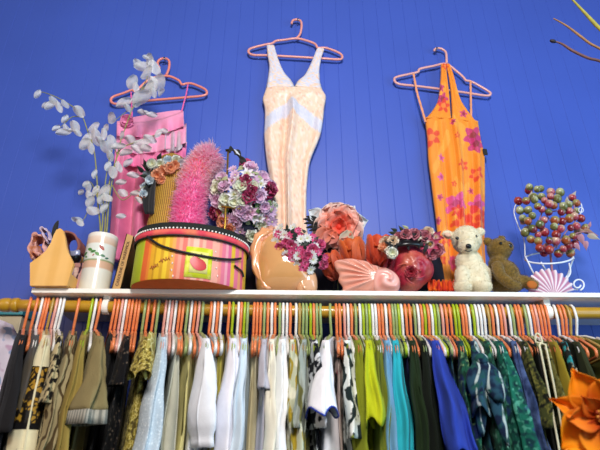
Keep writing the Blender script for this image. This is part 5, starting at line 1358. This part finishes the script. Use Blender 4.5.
rbr = random.Random(19)
bs = thing('berry_spray', 'cluster of shiny red and green berries heaped in the white wire stand', 'berry spray', P(550, 222, YE))
BER = mat('sugared berry', attr=True, rough=.25, coat=.4, var=.15, nscale=200)
def berry_mesh(a, b):
    mb = MB(); mb.ball((0, 0, 0), (1, 1, 1.08), 16, 11, col=lambda i, v: mix(lin(a), lin(b), sstep(-.35, .55, v.z+.35*v.x)))
    mb.tube([(0, 0, 1.0), (0, 0, 1.25)], .10, 5, col=lin('#4a4a20')); return mb.mesh('berry', BER)
BM_ = [berry_mesh(*c) for c in (('#8e1526', '#8f8c50'), ('#9a2432', '#c08078'), ('#7a1622', '#a8402f'), ('#9a4a22', '#98925a'), ('#a83c4e', '#c8a48e'), ('#6c6a36', '#b0b48a'), ('#7a1a30', '#5c6638'))]
BP = [(528, 190.5, 2), (530, 188, 5), (537, 190, 5), (540, 189, 5), (534, 196, 5), (541, 196, 5), (552, 192, 4), (559, 191.5, 5), (550, 197, 1), (545, 200, 1), (519.5, 201, 2), (527, 201.5, 0), (521, 210, 5), (527, 210, 5), (537, 206, 0), (535, 200, 5), (553, 206, 3), (558, 199, 5), (569, 205, 5), (576, 203, 3), (572, 198, 1), (570, 211, 1), (582, 218, 2), (575.5, 217, 4), (569, 219, 3), (533, 216, 5), (529, 222, 3), (524, 219, 5), (544, 221, 1), (556, 220, 3), (554, 226, 5), (561, 230, 4), (541, 226, 6), (538, 236, 4), (545, 233, 1), (531, 240, 3), (538, 242, 3), (548, 240, 6), (555, 242, 4), (566, 240, 3), (573, 236, 0), (570, 228, 6), (544, 254, 0), (558, 254, 0), (550, 249, 2), (564, 248, 1), (570, 253, 3), (576, 227, 4), (562, 212, 6), (548, 212, 6), (543, 210, 4), (533, 229, 6), (526, 233, 5), (580, 236, 4), (546, 247, 1), (575, 244, 1), (562, 222, 2), (549, 205, 4), (564, 205, 5), (584, 229, 3), (540, 248, 2), (556, 234, 2), (577, 211, 5), (568, 246, 2)]
for (x, y, k) in BP:
    cx = 550; d = math.hypot((x-cx)/34, (y-222)/36); Yq = YE-.060*math.sqrt(max(0, 1-min(1, d)**2))+rbr.uniform(-.008, .012)
    p = P(x+rbr.uniform(-1.3, 1.3), y+rbr.uniform(-1.3, 1.3), Yq); r = rbr.uniform(3.3, 4.5)*S(x, y, Yq); M = frame_to(Vector((rbr.uniform(-.6, .6), rbr.uniform(-.5, .2), 1)), rbr.uniform(0, 6))*r
    meshpart('berry', BM_[k], bs, p-bs.location, M)
TWG = mat('pink brown twig', '#a5707a', rough=.6)
for pts in ([(549, 252), (547, 235), (541, 228), (537, 226), (540, 218), (546, 202)], [(553, 250), (556, 232), (545, 212), (545, 203)], [(556, 248), (566, 232), (575, 222), (574, 205)], [(545, 212), (556, 211), (566, 210)], [(568, 236), (582, 232), (592, 233), (598, 236)], [(552, 250), (560, 238), (560, 220), (560, 202)]):
    part('twig', MB().tube(spline([P(x, y, YE-.035) for x, y in pts], 6), .0020, 6), TWG, bs)
LEAFB = [leaf_mb(1, .5, lin(c), rbr).mesh('leaf', PETAL) for c in ('#c9b9a6', '#a87a62', '#c890a0')]
for (x, y, sz, a, k) in ((531, 195, 9, 1.4, 0), (573, 195, 10, 1.2, 0), (525, 221, 10, .4, 1), (527, 227, 9, .9, 0), (580, 230, 12, .1, 1), (589, 231, 11, -.1, 1), (594, 236, 12, -.3, 0), (590, 224, 6, 1.3, 2), (582, 240, 12, -1.2, 2), (586, 246, 10, -1.5, 2), (578, 247, 9, -1.0, 2), (567, 200, 8, 1.6, 0)):
    p = P(x, y, YE-.03); vv = VIEW(p); rt = Vector((1, 0, 0)); up = vv.cross(rt); up = up if up.z > 0 else -up; X_ = (rt*cos(a)+up*sin(a)).normalized(); Y_ = vv.cross(X_).normalized()
    s0 = sz*S(x, y, YE); meshpart('leaf', LEAFB[k], bs, p-X_*s0*.5-bs.location, Matrix((X_, Y_, vv)).transposed()*s0)
part('wire_curl', MB().tube(spline([P(581+2.4*cos(a), 210-2.6*sin(a), YE-.04) for a in [2*PI*k/8 for k in range(8)]], 4, True), .0012, 6, closed=True), WIREM, bs)
part('stalk', MB().tube([P(550, 250, YE), Vector((P(551, 285, YE).x, YE, ZS+.004))], .0035, 8), TWG, bs)

# --- twigs reaching in at the top right, from a tall floor vase beyond the frame
YX = -.55
vx = 1.75
fv = thing('floor_vase', 'tall grey floor vase beyond the right edge that holds the bare twigs', 'vase', (vx, YX, 0))
part('body', MB().lathe([(.10, .001), (.12, .02), (.16, .35), (.14, .75), (.08, 1.0), (.10, 1.1), (.088, 1.1), (.07, 1.0), (.12, .7), (.10, .05), (.004, .04)], (vx, YX, 0), 32), mat('grey stoneware', '#6f6f72', rough=.5), fv)
for pts, rd, c, lab in (([(570, -3), (583, 11), (596, 25), (604, 33), (640, 72), (700, 160)], .0055, '#a39a3c', 'thick yellow-green twig at the top right corner, highest of three'),
                        ([(553.5, 18.5), (566, 25.5), (580, 36), (590, 43.5), (606, 52.5), (650, 82), (705, 165)], .0036, '#9a7048', 'thin tan twig at the top right, the middle of three'),
                        ([(550, 40.5), (561, 43.5), (573, 51), (588, 58), (606, 64), (650, 92), (705, 172)], .0040, '#6f4a44', 'brown twig with a dark bud at the top right, lowest of three')):
    q = [P(x, y, YX) for x, y in pts]; base = Vector((vx, YX, .06)); q.append(q[-1].lerp(Vector((vx, YX, 1.1)), .6)); q.append(Vector((vx, YX, 1.15))); q.append(base)
    t = thing('bare_twig', lab, 'twig', base, 'bare twigs')
    c_ = spline(q, 8); n_ = len(c_); part('stem', MB().tube(c_, [rd*(.45+.55*min(1, i/14)) for i in range(n_)], 8), mat('twig '+c, c, rough=.7, var=.25, nscale=40), t)
    if 'bud' in lab: part('bud', MB().ball(P(553, 41.2, YX), (.010, .0055, .0055), 12, 8, M=Matrix.Rotation(.35, 3, 'Y')), mat('dark bud', '#20141c', rough=.6), t, label='dark bud')

# --- big orange silk flower in the foreground
YQ = -.80
cq = P(603, 418, YQ); sq = S(600, 415, YQ); vv = VIEW(cq)
of_ = thing('silk_flower', 'big orange silk flower close up at the bottom right corner', 'silk flower', cq)
rt = Vector((1, 0, 0)); up = vv.cross(rt); up = up if up.z > 0 else -up; rt = up.cross(vv); rt = rt if rt.x > 0 else -rt
OPET = mat('orange silk petal', attr=True, rough=.55, var=.12, nscale=25, spec=.15)
for (a, L_, W_, lift, curl, c0_, c1_, rf) in ((1.95, 58, 44, .25, -.3, '#a8380a', '#f08c12', .04), (1.1, 54, 46, .2, -.2, '#a8380a', '#e97c12', .05), (2.75, 55, 30, .55, -.9, '#a8380a', '#ec8212', .06), (3.75, 58, 52, .3, -.5, '#a8380a', '#f49a18', .05), (4.6, 52, 50, .35, -.5, '#a8380a', '#f08f14', .05), (5.5, 52, 48, .3, -.3, '#a8380a', '#f08c12', .05), (.2, 52, 44, .25, -.3, '#a8380a', '#ec8212', .05), (3.2, 40, 30, .8, -.6, '#a8380a', '#e87a20', .08), (2.2, 34, 26, .9, -.5, '#a8380a', '#e26a18', .08)):
    g_ = petal(L_, W_, lift=lift, curl=curl, cup=.45, ruf=rf, tip=.45, n=14, m=11, ph=a*3); X_ = rt*cos(a)+up*sin(a); Y_ = vv.cross(X_); M0 = Matrix((X_, Y_, vv)).transposed()
    part('petal', MB().grid([[cq+M0 @ (q*sq)+X_*3*sq for q in row] for row in g_], col=[mix(lin(c0_), lin(c1_), sstep(.05, .75, i/14)) for i in range(15) for _ in range(11)]), OPET, of_, solid=.0008)
rq = random.Random(2); stm = MB()
for k in range(26):
    a, r = rq.uniform(0, 6.28), rq.uniform(1, 8); d = vv*rq.uniform(9, 14)+rt*cos(a)*r+up*sin(a)*r
    stm.tube([cq+(rt*cos(a)+up*sin(a))*1.5*sq+vv*2*sq, cq+d*sq], .0007, 5, col=lin('#a8340c')); stm.ball(cq+d*sq, .0022, 7, 5, col=lin('#d88a28') if k % 2 else lin('#a63a10'))
part('stamens', stm, PAINTED, of_)
st = spline([cq-vv*.004, cq-vv*.03+Vector((.02, 0, -.05)), Vector((cq.x+.06, YQ+.05, 1.0)), Vector((cq.x+.07, YQ+.05, .35))], 8)
part('stem', MB().tube(st, .004, 8), mat('dark green wire stem', '#2a3a1c', rough=.6), of_)
bv = Vector((cq.x+.07, YQ+.05, 0)); fv2 = thing('floor_vase', 'plain clay floor vase below the frame that holds the big orange silk flower', 'vase', bv)
part('body', MB().lathe([(.09, .001), (.10, .02), (.13, .25), (.10, .5), (.06, .62), (.07, .66), (.06, .66), (.05, .6), (.09, .4), (.10, .1), (.004, .06)], bv, 28), mat('clay', '#8a5a40', rough=.7), fv2)
for p_ in of_.children:
    pass

# --- floral blouse on the cupboard door, olive jacket at the far right of the rail
bl = P(10, 332, -.13)
bt_ = thing('blouse', 'pale lilac floral blouse hung against the cupboard at the far left', 'blouse', (bl.x, -.11, zt1))
c_ = P(-8, 300, -.12)
rows = []
for i in range(22):
    f = i/21; z = P(0, 322, -.15).z+.018-.9*f**1.3*.9; ring_ = []
    for k in range(48):
        a = 2*PI*k/48; w_ = .14*(.70+.30*sstep(0, .12, f)+.12*f); 
        dx = w_*math.copysign(abs(cos(a))**.7, cos(a)); sl_ = .045*(abs(dx)/.14)**1.5
        ring_.append(Vector((P(24, 330, -.15).x-.135+dx, -.150+(.012+.024*sstep(0, .15, f))*sin(a)+.008*sin(dx*60+1)*sstep(0, .2, f), z-sl_*(1-.5*f))))
    rows.append(ring_)
part('body', MB().grid(rows, True, cap=True), F('lilac floral lawn', '#cfc7d6', prints=[('#b79ab4', 'noise', 26, .58, .04), ('#8fa0c4', 'noise', 30, .62, .03)]), bt_)
xh_ = P(24, 330, -.15).x-.135; zt = rows[0][0].z
hk_ = thing('clothes_hanger', 'salmon pink hanger of the lilac floral blouse on the cupboard', 'hanger', (xh_, -.15, zt))
part('hook', MB().tube(spline([Vector((xh_, -.15, zt-.004)), Vector((xh_, -.15, zt+.05)), Vector((xh_, -.135, zt0+.020)), Vector((xh_, -.10, zt0+.006)), Vector((xh_, -.085, zt0+.004))], 6), .004, 8), HM['P'], hk_)
part('frame', MB().tube(spline([Vector((xh_+u_, -.15, zt-z_)) for u_, z_ in ((0, .006), (.06, .018), (.115, .052), (.10, .062), (0, .062), (-.10, .062), (-.115, .052), (-.06, .018))], 5, True), .004, 8, closed=True), HM['P'], hk_)
# ------------------------------------------------------------------ light
w = bpy.data.worlds.new('shop daylight'); SC.world = w; w.use_nodes = True
bg = w.node_tree.nodes['Background']; bg.inputs[0].default_value = (.80, .88, 1.0, 1); bg.inputs[1].default_value = .19
def area(name, loc, target, size, power, color, sy=None):
    l = bpy.data.lights.new(name, 'AREA'); l.energy = power; l.color = color; l.size = size
    if sy: l.shape = 'RECTANGLE'; l.size_y = sy
    o = bpy.data.objects.new(name, l); COL.objects.link(o); o.location = loc
    o.rotation_euler = (Vector(target)-Vector(loc)).to_track_quat('-Z', 'Y').to_euler(); return o
area('shop_window_light', (2.3, -1.7, 1.9), (.5, 0, 2.0), 1.6, 42, (.42, .76, 1.0), 2.0)
area('warm_lamp_light', (-1.5, -1.3, 2.0), (-.6, 0, 1.95), .6, 4, (1.0, .66, .42))
area('shop_lamp_light', (.15, -2.6, 3.0), (0, -.1, 2.1), .6, 70, (1.0, .96, .93))
vs = SC.view_settings; vs.view_transform = 'Standard'; vs.look = 'None'; vs.gamma = 1; vs.use_curve_mapping = False; vs.exposure = 0.0
